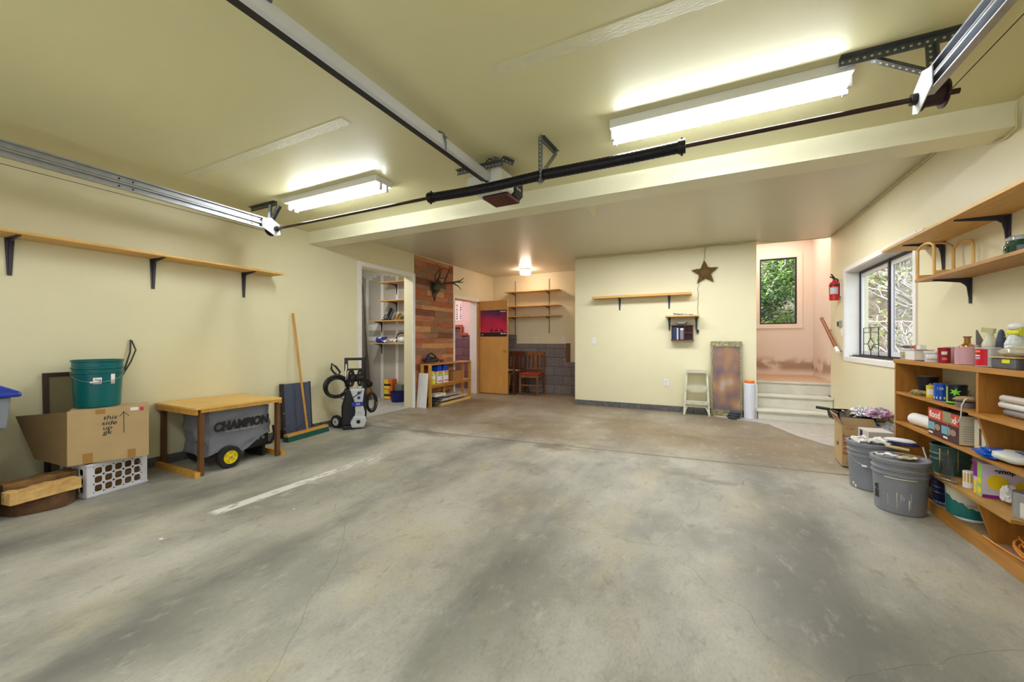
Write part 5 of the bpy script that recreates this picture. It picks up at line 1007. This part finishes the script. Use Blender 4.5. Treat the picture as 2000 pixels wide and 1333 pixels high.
tag(MB().blob((0, 0, .014), (.05, .06, .018), 3, .2, flat=True).build('sponge', M('tan_sponge', C(160, 134, 90), .8), loc=(1.40, 3.33, S+.033)), 'tan rag lying on the grey tape roll', 'rag')
tag(MB().tube([(1.385, 3.27, S+.06), (1.365, 3.255, S+.055), (1.348, 3.25, S+.02), (1.345, 3.25, S-.04), (1.343, 3.27, S-.08), (1.35, 3.31, S-.095), (1.36, 3.34, S-.09)], .003, 6).build('cord', whitep), 'white cord hanging over the edge of the second shelf', 'cord')
for k, (z, r_, y0, y1, m_, lb) in enumerate(((.02, .018, 2.2, 3.05, M('grey_roll', C(140, 136, 138), .5), 'lowest grey roll on the right half of the second shelf'), (.057, .018, 2.3, 3.07, whitep, 'white roll in the middle of the right half of the second shelf'), (.094, .018, 2.25, 3.04, M('cream_roll', C(214, 204, 196), .5), 'cream roll on top of the others on the right half of the second shelf'))):
    f = MB().cyl((1.45+.012*k, y0, S+z), (1.44-.01*k, y1, S+z), r_, n=16); tag(f.build('paper_roll', m_), lb, 'roll')
# ---- third shelf
S = .5255
t = thing('paper_roll', 'thick white paper roll on the third shelf sticking out past the end', 'roll', (1.415, 3.95, S+.001)); f = MB().tube([(0.03, -.20, .045), (.0, .07, .045)], .044, 20); f.build('roll', paper, t); 
tag(MB().box((0, 0, 0), (.09, .16, .003)).build('leaflet', M('blue_leaflet', C(84, 96, 140), .5, col2=C(206, 206, 214), vs=14), loc=(1.36, 3.69, S)), 'blue and white leaflet under the white roll', 'leaflet') if False else None
tag(MB().box((-.03, -.02, 0), (.03, .02, .115)).build('carton', M('white_carton', C(224, 226, 232), .5, var=.05, vs=30), loc=(1.42, 3.715, S), bev=.001), 'narrow white carton beside the first red and brown tin', 'box')
tag(MB().blob((0, 0, .07), (.06, .07, .075), 5, .25, flat=True).build('plastic_bag', M('greyish_bag', C(150, 132, 120), .3, var=.2, vs=12), loc=(1.54, 3.88, S+.001)), 'crumpled clear plastic bag at the back of the third shelf', 'bag')
dk = M('maroon_tin', C(70, 34, 40), .35); rdx = M('orange_red_tin', C(206, 66, 36), .35)
for k, (y, w_, lb) in enumerate(((3.60, .080, 'left red and brown rectangular tin on the third shelf'), (3.418, .092, 'right red and brown rectangular tin on the third shelf, with drips'))):
    t = thing('stain_tin', lb, 'tin', (1.395, y, S), rz=R(1.5))
    MB().box((-.03, -w_, 0), (.075, w_, .185)).build('body', dk, t, bev=.003); MB().box((-.0312, -w_+.002, .108), (-.0302, w_-.002, .18)).build('label_top', rdx, t); MB().box((-.029, -w_-.0012, .005), (.074, -w_-.0002, .18)).build('label_side', M('cream_label', C(206, 200, 176), .5), t)
    MB().box((-.0312, 0.0, .04), (-.0302, w_-.002, .09)).build('label_band', M('pale_blue_band', C(120, 170, 190), .4), t)
    f = MB(); N = 20; f.add([(-.0316, -.035+.034*math.cos(2*math.pi*i/N), .065+.02*math.sin(2*math.pi*i/N)) for i in range(N)], [tuple(range(N))]); f.build('label_oval', M('tan_oval', C(170, 130, 110), .4), t, solid=.0006)
    MB().box((-.0316, .02, .014), (-.0306, .07, .026)).build('label_strip', paper, t)
    text('flood', .062, paper, t, (-.0313, -.002, .142), FL, sx=1.0, off=.0015)
    for q in range(7): MB().box((-.012, -w_-.0018, .03+q*.014), (.05, -w_-.0012, .033+q*.014)).build('print_line', M('grey_print', C(130, 124, 110), .6), t)
    MB().cyl((.02, -.03, .186), (.02, -.03, .2), .016, n=14).build('cap', blackp, t)
    if k: MB().box((-.0335, -.02, .12), (-.0318, .07, .184)).build('dried_spill', M('dried_spill', C(150, 146, 116), .6), t); MB().box((-.033, .018, .02), (-.0318, .022, .12)).build('drip', M('dried_spill', C(0, 0, 0)), t)
t = thing('stain_tin', 'cream rectangular tin by the divider on the third shelf', 'tin', (1.44, 3.215, S), rz=R(0)); MB().box((-.03, -.05, 0), (.05, .06, .175)).build('body', M('cream_label', C(0, 0, 0)), t, bev=.003); MB().box((-.0312, -.01, .03), (-.0302, .01, .13)).build('print_figure', M('dark_figure', C(92, 60, 56), .5), t); MB().cyl((.01, 0, .176), (.01, 0, .19), .016, n=14).build('cap', whitep, t)
t = thing('plastic_pouch', 'white and blue plastic pouch lying on the third shelf past the divider', 'bag', (1.46, 2.97, S+.001), rz=R(4)); MB().blob((0, 0, .026), (.1, .13, .035), 7, .1, flat=True).build('body', M('white_pouch', C(214, 214, 206), .35), t); f = MB().blob((-.045, .1, .022), (.07, .09, .026), 8, .3, flat=True, sm=False); f.build('blue_end', M('blue_film', C(24, 90, 200), .15, coat=.6), t)
for k in range(3): MB().box((-.04+.03*k, -.09, .062-.001*k), (-.025+.03*k, -.01, .0645-.001*k)).build('printed_word', M('blue_print', C(60, 100, 170), .4), t)
can('paint_can', 'blue can at the right end of the third shelf', (1.42, 2.77, S), .05, .15, M('deep_blue_can', C(30, 40, 96), .35), tin, [(0, 2*math.pi, .01, .03, M('light_blue_band', C(120, 170, 226), .4))])
# ---- fourth shelf
S = .2705
t = bucket('paint_pail', 'dark green paint pail with drips standing on the lowest shelf', M('dark_green_pail', C(58, 96, 88), .4, col2=C(44, 74, 70), vs=10), (1.472, 3.68, S), r=.098, h=.19)
for a_ in (-.5, -.1, .35): lbl(t, .0975, .04, .17, A(1.472, 3.68)+a_, .035, M('ochre_drip', C(176, 140, 80), .5), name='drip')
f = MB(); rr = random.Random(6)
for k in range(11): f.cyl((1.372+.002*(k % 2), 3.56-.012*k+.0, S+.004), (1.372, 3.42-.012*k+.07, S+.17), .0012, n=4); f.cyl((1.371, 3.42-.012*k+.07, S+.004), (1.373, 3.56-.012*k, S+.17), .0012, n=4)
tag(f.build('wire_mesh', M('dark_wire', C(90, 94, 94), .4, .6)), 'piece of wire netting in front of the dark green pail', 'wire mesh', kind='stuff')
tag(MB().tube([(1.345, 3.70, S+.15), (1.335, 3.60, S+.06), (1.34, 3.52, S-.0), (1.36, 3.46, S+.008), (1.39, 3.40, S+.008)], .006, 8).build('roller_frame', M('paint_roller_rod', C(176, 166, 150), .35, .6)), 'bent metal roller rod leaning over the lowest shelf edge', 'rod')
can('small_can', 'small yellow and white can beside the box with yellow faces', (1.425, 3.36, S), .026, .1, paper, whitep, [(0, 6.28, .035, .095, M('amber_print', C(206, 160, 60), .5))])
t = thing('toy_box', 'purple and white box printed with round yellow emoji faces', 'box', (1.405, 3.19, S), rz=R(-3)); MB().box((0, 0, 0), (.19, .09, .19)).build('body', M('lilac_white_card', C(214, 206, 226), .45), t, bev=.002)
pu = M('purple_print', C(140, 30, 140), .45)
MB().box((.001, -.0012, .0), (.189, -.0002, .018)).build('bottom_band', pu, t); MB().box((-.0012, .001, .001), (-.0002, .045, .189)).build('side_band', M('green_print', C(160, 206, 100), .45), t); MB().box((-.0012, .046, .1), (-.0002, .089, .189)).build('side_band', pu, t)
yf = M('yellow_disc', C(246, 214, 30), .4)
for x, z, r_ in ((.06, .09, .042), (.155, .08, .03)): MB().cyl((x, -.0012, z), (x, -.0024, z), r_, n=28).build('yellow_disc', yf, t)
for y, z in ((.022, .09), (.022, .035), (.067, .06), (.067, .02)): MB().cyl((-.0012, y, z), (-.0022, y, z), .017, n=20).build('yellow_disc', yf, t)
text('emoji', .036, M('black_print', C(0, 0, 0)), t, (.088, -.0015, .155), FN, off=.001)
t = thing('plastic_bag', 'crumpled white plastic bag in front of the printed box', 'bag', (1.47, 3.10, S+.001)); MB().blob((0, 0, .045), (.03, .04, .055), 11, .25, flat=True, sm=False).build('film', M('white_film', C(222, 222, 224), .3), t)
can('paint_can', 'white and silver can at the right end of the lowest shelf', (1.44, 2.90, S), .052, .13, tin, tin, [(A(1.44, 2.90)-.5, A(1.44, 2.90)+1.2, .012, .085, paper), (A(1.44, 2.90)+.0, A(1.44, 2.90)+.9, .088, .108, M('black_print', C(0, 0, 0)))])
# ---- bottom board
S = .0505
t = bucket('paint_pail', 'navy blue pail on the bottom board behind the grey buckets', M('navy_label_pail', C(32, 44, 96), .4, col2=C(20, 28, 60), vs=14, st=(1, 1, 4)), (1.475, 3.70, S), r=.085, h=.175); lbl(t, .0755, .006, .03, A(1.475, 3.7), 1.4, M('light_blue_band', C(0, 0, 0)))
t = thing('paint_bucket', 'teal and white paint bucket on the bottom board', 'bucket', (1.463, 3.47, S)); MB().lathe([(0, 0), (.086, 0), (.089, .006), (.094, .185), (.097, .187), (.097, .196), (0, .196)], 36).build('body', M('off_white_pail', C(214, 208, 190), .35), t)
a = A(1.463, 3.47); f = MB(); N = 30; vs = []
for i in range(N+1):
    th = a-1.3+2.6*i/N; zt = .15-.11*i/N+.02*noise.noise(Vector((i*.35, 2, 0))); zt = max(zt, .052)
    for z in (.02, zt): r_ = .0892+.005*z/.185+.0012; vs.append((r_*math.cos(th), r_*math.sin(th), z))
f.add(vs, [(2*i, 2*i+2, 2*i+3, 2*i+1) for i in range(N)]); f.build('teal_label', M('teal_label', C(36, 112, 112), .4), t); lbl(t, .0898, .001, .018, a, 1.4, whitep)
text('HELDIN', .017, M('tan_oval', C(0, 0, 0)), t, (.0945*math.cos(a+.3), .0945*math.sin(a+.3), .1), (R(90), 0, a+.3+R(90)))
cd = M('orange_cord', C(210, 132, 52), .5); f = MB(); pts = []; rr = random.Random(12)
for k in range(9*24):
    a_ = k*2*math.pi/24; tn = k//24; q = random.Random(tn); pts.append((1.485+(.085+.02*q.random())*math.cos(a_)+.01*math.sin(tn), 2.76+(.21+.05*q.random())*math.sin(a_), .06+.011*tn+.01*math.sin(a_*2+tn)))
pts = [(1.372, 3.1, .082), (1.368, 3.0, .084), (1.375, 2.9, .085), (1.395, 2.8, .08)]+pts[14:]
f.tube(pts, .005, 6); tag(f.build('orange_cord', cd), 'coiled orange extension cord on the bottom board of the bookcase', 'extension cord')

# ------------------------------------------------------------------ buckets, carton and pile
t = bucket('bucket', 'nearer grey lidded bucket streaked with white paint drips', greyb, (1.19, 3.60, 0), r=.148, h=.355, lid=True, rz=0)
a = A(1.19, 3.6); rr = random.Random(9)
for k, (da, z0, z1, w_) in enumerate(((-.45, .17, .22, .02), (-.62, .12, .135, .02), (-.1, .04, .2, .012), (.05, .09, .14, .01), (.15, .1, .14, .016), (.35, .04, .11, .022), (.3, .12, .2, .009), (.42, .05, .21, .008), (.45, .2, .215, .06), (-.45, .06, .17, .006))): lbl(t, .1295+(z0/.355)*.012, z0, z1, a+da, w_, drip, name='paint_drip', taper=(z1-z0)*.035)
lbl(t, .1418, .238, .246, a+.05, .62, drip, name='paint_drip'); lbl(t, .148, .3, .306, a+.15, .55, M('dull_drip', C(170, 164, 140), .5), name='paint_drip')
text('BEHR', .04, ink, t, (.1388*math.cos(a-.95), .1388*math.sin(a-.95), .13), (R(90), R(-90), a-.95+R(90)), off=.001)
for k, (x, y, sx, sy, s_, lb) in enumerate(((1.12, 3.6, .05, .03, 3, 'white paper scrap on the nearer grey bucket lid'), (1.21, 3.56, .05, .035, 7, 'dried pale peel on the middle of the nearer grey bucket lid'), (1.25, 3.62, .05, .03, 5, 'brown dried leaf on the nearer grey bucket lid'))):
    tag(MB().sheet(-sx, -sy, sx, sy, .003, 10, 8, .022, 22, s_, edge=.02).build('scrap', (paper, M('pale_peel', C(206, 196, 160), .7), M('brown_peel', C(140, 110, 70), .7))[k], loc=(x, y, .352), solid=.002), lb, 'scrap')
t = bucket('bucket', 'farther grey lidded bucket with a wire handle and white rags on top', greyb, (1.165, 4.04, 0), r=.148, h=.36, lid=True)
a = A(1.165, 4.04); f = MB(); f.tube([(.155*math.cos(a+u), .155*math.sin(a+u), .28-.10*math.sin((u+1.5)/1.5*1.2) if False else .285-.09*(1-(u/1.1)**2)) for u in [-1.1+i*.11 for i in range(19)]], .0025, 6); f.build('wire_handle', galv, t)
MB().tube([(.16*math.cos(a+u), .16*math.sin(a+u), .197) for u in (-.32, -.26, -.2, -.14)], .008, 8).build('grip', whitep, t); MB().box((.0, -.02, 0), (.012, .02, .05)).build('handle_ear', greyb, t, loc=(.148*math.cos(a+1.05), .148*math.sin(a+1.05), .25), rz=a+1.05)
for da, z0, z1 in ((-.9, .02, .045), (-.75, .005, .03), (-.95, .06, .085)): lbl(t, .1297, z0, z1, a+da, .05, drip, name='paint_drip', taper=.001)
t = thing('rag_pile', 'crumpled white rags on the farther grey bucket lid', 'rag', (1.185, 4.01, .358)); f = MB().sheet(-.12, -.075, .12, .075, .004, 26, 20, .035, 18, 3, edge=.03); f.build('rag', paper, t, solid=.003)
t = thing('scraper', 'blue and white scraper lying on the rags', 'tool', (1.3, 3.93, .40), rz=R(-30)); MB().blob((0, 0, .012), (.09, .04, .018), 3, .05, flat=True).build('blade_cover', whitep, t); MB().blob((.02, -.01, -.008), (.09, .03, .014), 2, .05).build('body', navy, t)
tag(MB().tube([(0, 0, 0), (.05, -.03, -.002), (.11, -.07, -.004)], .01, 10, rs=[.008, .011, .009]).build('tool_handle', M('cream_handle', C(206, 186, 130), .5), loc=(1.20, 3.87, .375)), 'cream tool handle lying between the two grey buckets', 'tool')
t = thing('cardboard_box', 'open cardboard box with red printing behind the grey buckets', 'cardboard box', (1.115, 4.575, .0125), rz=R(-3))
f = MB(); f.box((0, 0, 0), (.006, .31, .375)); lab(f.build('side_panel', board, t), None or 'side panel'); 
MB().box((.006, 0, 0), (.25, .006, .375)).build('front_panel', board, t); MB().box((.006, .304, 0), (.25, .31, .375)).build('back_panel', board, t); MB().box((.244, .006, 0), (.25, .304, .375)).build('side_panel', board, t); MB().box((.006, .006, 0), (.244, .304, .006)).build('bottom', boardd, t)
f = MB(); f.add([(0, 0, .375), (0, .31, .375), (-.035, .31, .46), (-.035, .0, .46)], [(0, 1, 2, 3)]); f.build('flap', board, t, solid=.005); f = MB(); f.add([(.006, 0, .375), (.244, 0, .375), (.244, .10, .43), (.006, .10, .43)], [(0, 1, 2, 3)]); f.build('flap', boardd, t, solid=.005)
rp = M('red_box_print', C(164, 60, 44), .7)
text('POWDER', .032, rp, t, (-.024, .155, .425), (R(90+20), 0, R(-90)), sx=1.6); text('POWDER', .032, rp, t, (-.013, .155, .398), (R(90+20), 0, R(-90)), sx=1.6) if False else None
text('TOP', .03, rp, t, (.06, -.001, .345), FN); text('PAINT', .07, rp, t, (.035, -.001, .2), (R(90), R(-90), 0)); text('TOP', .026, rp, t, (.06, -.001, .03), FN); text('UP', .06, ink, t, (-.001, .17, .17), FL, shear=.3)
t = thing('storage_tote', 'black storage tote under the heap beside the bookcase', 'tote', (1.51, 5.0, .013)); f = MB(); f.add([(-.08, -.44, 0), (.09, -.44, 0), (.09, .44, 0), (-.08, .44, 0), (-.1, -.48, .28), (.11, -.48, .28), (.11, .48, .28), (-.1, .48, .28)], [(3, 2, 1, 0), (4, 5, 6, 7), (0, 1, 5, 4), (1, 2, 6, 5), (2, 3, 7, 6), (3, 0, 4, 7)]); f.build('body', blackp, t, bev=.012)
MB().box((-.105, -.485, .2805), (.115, .485, .298)).build('lid', M('dark_lid', C(40, 42, 46), .4), t, bev=.008)
film = lambda nm, c_, c2: M(nm, c_, .25, col2=c2, vs=16, bump=.6, bs=30)
heap = (('plastic_bag', 'blue and black crumpled bag at the front of the heap', 'bag', (1.37, 4.76, .29), (.11, .12, .075), film('blue_black_film', C(40, 120, 170), C(20, 20, 26)), 3),
        ('plastic_bag', 'white crumpled bag in the heap beside the bookcase', 'bag', (1.49, 4.68, .29), (.1, .1, .09), film('white_film2', C(226, 226, 226), C(170, 180, 196)), 5),
        ('bundle', 'black bundle in the middle of the heap', 'bundle', (1.42, 5.02, .29), (.15, .17, .085), film('black_film', C(26, 26, 30), C(60, 54, 66)), 7),
        ('foil_sheet', 'crumpled silver foil on top of the heap', 'foil', (1.40, 5.0, .43), (.1, .13, .05), M('crumpled_foil', C(214, 216, 220), .25, .9, bump=1, bs=60), 9),
        ('plastic_bag', 'magenta and silver wrapper on top of the heap by the bookcase', 'bag', (1.42, 4.72, .46), (.09, .13, .05), film('magenta_film', C(196, 190, 206), C(150, 30, 100)), 11))
for nm, lb, ct, loc, sz, m_, sd in heap: tag(MB().blob((0, 0, sz[2]*.46), sz, sd, .3, 3.5, n=18, flat=True, sm=False).build(nm, m_, loc=loc), lb, ct)
tag(MB().blob((0, 0, .05), (.06, .05, .05), 2, .2, flat=True).build('yellow_object', M('yellow_black', C(206, 186, 50), .4, col2=C(30, 30, 30), vs=12), loc=(1.49, 4.82, .375)), 'yellow and black object poking out of the heap', 'object')
t = thing('paint_tray', 'black paint tray at the far end of the heap', 'paint tray', (1.36, 5.34, .315), rz=R(8)); f = MB().prism([(-.13, .0), (.0, .07), (.13, .085), (.13, .10), (-.01, .085), (-.14, .02), (-.13, .10), (-.15, .10)], -.12, .12, 'y'); f.build('tray', blackp, t); MB().tube([(-.15, .05, .1), (-.26, .10, .11)], .016, 8).build('roller_handle', blackp, t)
tag(MB().cyl((1.30, 5.28, .42), (1.56, 6.7, .25), .007, n=8).build('wooden_stick', M('pale_stick', C(226, 214, 180), .5)), 'long thin pale stick reaching from the heap to the stairs', 'stick')
t = thing('small_box', 'white and brown box with a blue stamp in front of the heap', 'box', (1.29, 4.32, .0), rz=R(4)); MB().box((-.08, -.05, 0), (.09, .15, .40)).build('body', M('white_brown_box', C(206, 200, 190), .6), t, bev=.003); MB().box((-.0815, .06, .33), (-.0805, .11, .39)).build('stamp', navy, t)
# floor bits
for k, (x, y, s_, m_, lb, nm) in enumerate(((.47, 1.335, .012, M('dry_leaf', C(214, 206, 166), .7), 'pale dry leaf on the floor at lower right', 'leaf'), (-2.86, 1.14, .01, paper, 'round white paint spot on the floor near the crate', 'paint_chip'), (-2.55, 1.75, .006, paper, 'tiny white chip on the floor left of the paint stripe', 'paint_chip'))):
    f = MB().prism([(s_*math.cos(a_)*(1.4 if k == 0 else 1), s_*math.sin(a_)) for a_ in [i*.7 for i in range(9)]], .0002, .002, 'z'); tag(f.build(nm, m_, loc=(x, y, 0)), lb, nm.replace('_', ' '))
tag(MB().cyl((1.03, 1.36, .004), (.93, 1.40, .004), .0035, n=8).build('twig', blackp), 'short black twig on the floor at the right edge', 'twig')

# ================================================================== OUTSIDE
hm = M('leaf_litter_bank', C(84, 74, 58), .9, col2=C(128, 124, 112), vs=6, bump=1, bs=14)
f = MB(); vs = []; NX, NY = 40, 24
for i in range(NX+1):
    for j in range(NY+1):
        u, v = i/NX, j/NY; th = R(-20+120*u); r_ = 3.2+v*6; cx, cy = .0, 7.2
        x = cx+r_*math.sin(th)*1.0+.6; y = cy+r_*math.cos(th)*1.0-1.2+.6*0; z = -.3+v*7.5+.35*noise.noise(Vector((x, y, 0)))
        vs.append((x, y, z))
f.add(vs, [(i*(NY+1)+j, (i+1)*(NY+1)+j, (i+1)*(NY+1)+j+1, i*(NY+1)+j+1) for i in range(NX) for j in range(NY)], 0, True); struct('hillside', f, hm)
def lm(nm, c_, c2): return M(nm, c_, .5, col2=c2, vs=1.5)
leafs = [lm('leaf_green', C(120, 160, 60), C(60, 96, 40)), lm('leaf_dark', C(70, 104, 50), C(40, 66, 40)), lm('leaf_pale', C(150, 176, 110), C(96, 130, 80)), lm('leaf_yellow', C(170, 180, 90), C(120, 120, 50))]
barkp = M('pale_branch', C(206, 198, 196), .8, var=.15, vs=20)
def bank_z(x, y):
    r_ = math.hypot(x-.6, y-6.0); return -.3+max(0, (r_-3.2)/6)*7.5
def shrub(x, y, R_, hgt, nleaf, li, label, seed, nbr=14, twig=True, dz=0):
    rr = random.Random(seed); z0 = bank_z(x, y)-.15+dz; t = thing('shrub', label, 'shrub', (x, y, z0), group=None)
    f = MB(); tips = []
    for k in range(nbr):
        a = rr.uniform(0, 6.28); el = rr.uniform(.35, 1.25); p = Vector((0, 0, 0)); pts = [p.copy()]; l = hgt*rr.uniform(.7, 1.1); d = Vector((math.cos(a)*math.cos(el), math.sin(a)*math.cos(el), math.sin(el)))
        for s_ in range(7):
            d = (d+Vector((rr.uniform(-.35, .35), rr.uniform(-.35, .35), rr.uniform(-.2, .25)))).normalized(); p = p+d*l/7; pts.append(p.copy())
            if s_ > 1:
                tips.append(p.copy())
                if rr.random() < .9:
                    q = [p.copy()]; e = d.copy()
                    for _ in range(4): e = (e+Vector((rr.uniform(-.8, .8), rr.uniform(-.8, .8), rr.uniform(-.3, .6)))).normalized(); q.append(q[-1]+e*l*.07)
                    f.tube(q, .006, 4, rs=[.008, .007, .006, .005, .003], caps=False); tips.append(q[-1])
        f.tube(pts, .02, 5, rs=[.024-.0028*i for i in range(8)], caps=False)
    f.build('branches', barkp, t)
    g = MB(); vs = []; fs = []
    for k in range(nleaf):
        c_ = rr.choice(tips)+Vector((rr.gauss(0, .13), rr.gauss(0, .13), rr.gauss(0, .12)))*R_; s_ = rr.uniform(.018, .04)
        u = Vector((rr.gauss(0, 1), rr.gauss(0, 1), rr.gauss(0, .7))).normalized(); v = u.cross(Vector((rr.gauss(0, 1), rr.gauss(0, 1), rr.gauss(0, 1)))).normalized()
        o = len(vs); vs += [c_-u*s_*1.3, c_+v*s_*.6, c_+u*s_*1.3, c_-v*s_*.6]; fs.append((o, o+1, o+2, o+3))
    g.v = vs; g.f = fs; g.m = [rr.choice(li) for _ in fs]; g.s = [False]*len(fs); g.build('foliage', leafs, t)
    return t
shrub(1.0, 10.9, .9, 1.3, 5200, (0, 0, 1), 'low bright green shrub at the foot of the landing window view', 1, 16)
shrub(2.1, 11.3, 1.1, 1.5, 4800, (1, 2, 0), 'grey green shrub in the middle of the landing window view', 2, 18)
shrub(.7, 12.2, 1.2, 1.7, 4200, (1, 2, 3), 'tangled shrub with pale branches up the bank behind the landing window', 3, 30)
shrub(2.5, 12.9, 1.3, 1.8, 4800, (0, 3), 'yellow green shrub high on the bank behind the landing window', 4, 18)
shrub(1.3, 13.6, 1.4, 2.0, 4600, (0, 2), 'bright leafy shrub highest on the bank behind the landing window', 8, 22)
shrub(3.25, 8.9, .9, 1.2, 700, (3, 2), 'bare twiggy shrub seen first from the far end of the right window', 5, 40)
shrub(3.75, 9.5, 1.0, 1.3, 1100, (2, 3), 'mostly bare pale shrub in the middle of the right window view', 6, 44)
shrub(4.35, 9.5, .9, 1.2, 500, (3, 2), 'pale bare shrub outside the screened half of the right window', 12, 44)
shrub(4.2, 10.4, 1.1, 1.5, 1800, (1, 2, 3), 'grey green shrub up the bank in the right window view', 13, 36)
shrub(3.5, 10.3, 1.1, 1.5, 2200, (1, 0, 3), 'leafier green shrub high behind the far half of the right window', 14, 26)
shrub(1.25, 10.1, .8, 1.0, 5200, (0, 0, 3), 'lowest leafy shrub right outside the landing window', 15, 18)
shrub(5.4, 12.6, 1.4, 2.0, 3600, (1, 0, 3), 'green shrub up the bank beyond the right window', 7, 24)
shrub(5.0, 9.6, 1.0, 1.3, 500, (3, 2), 'bare pale shrub farthest right outside the right window', 9, 40)
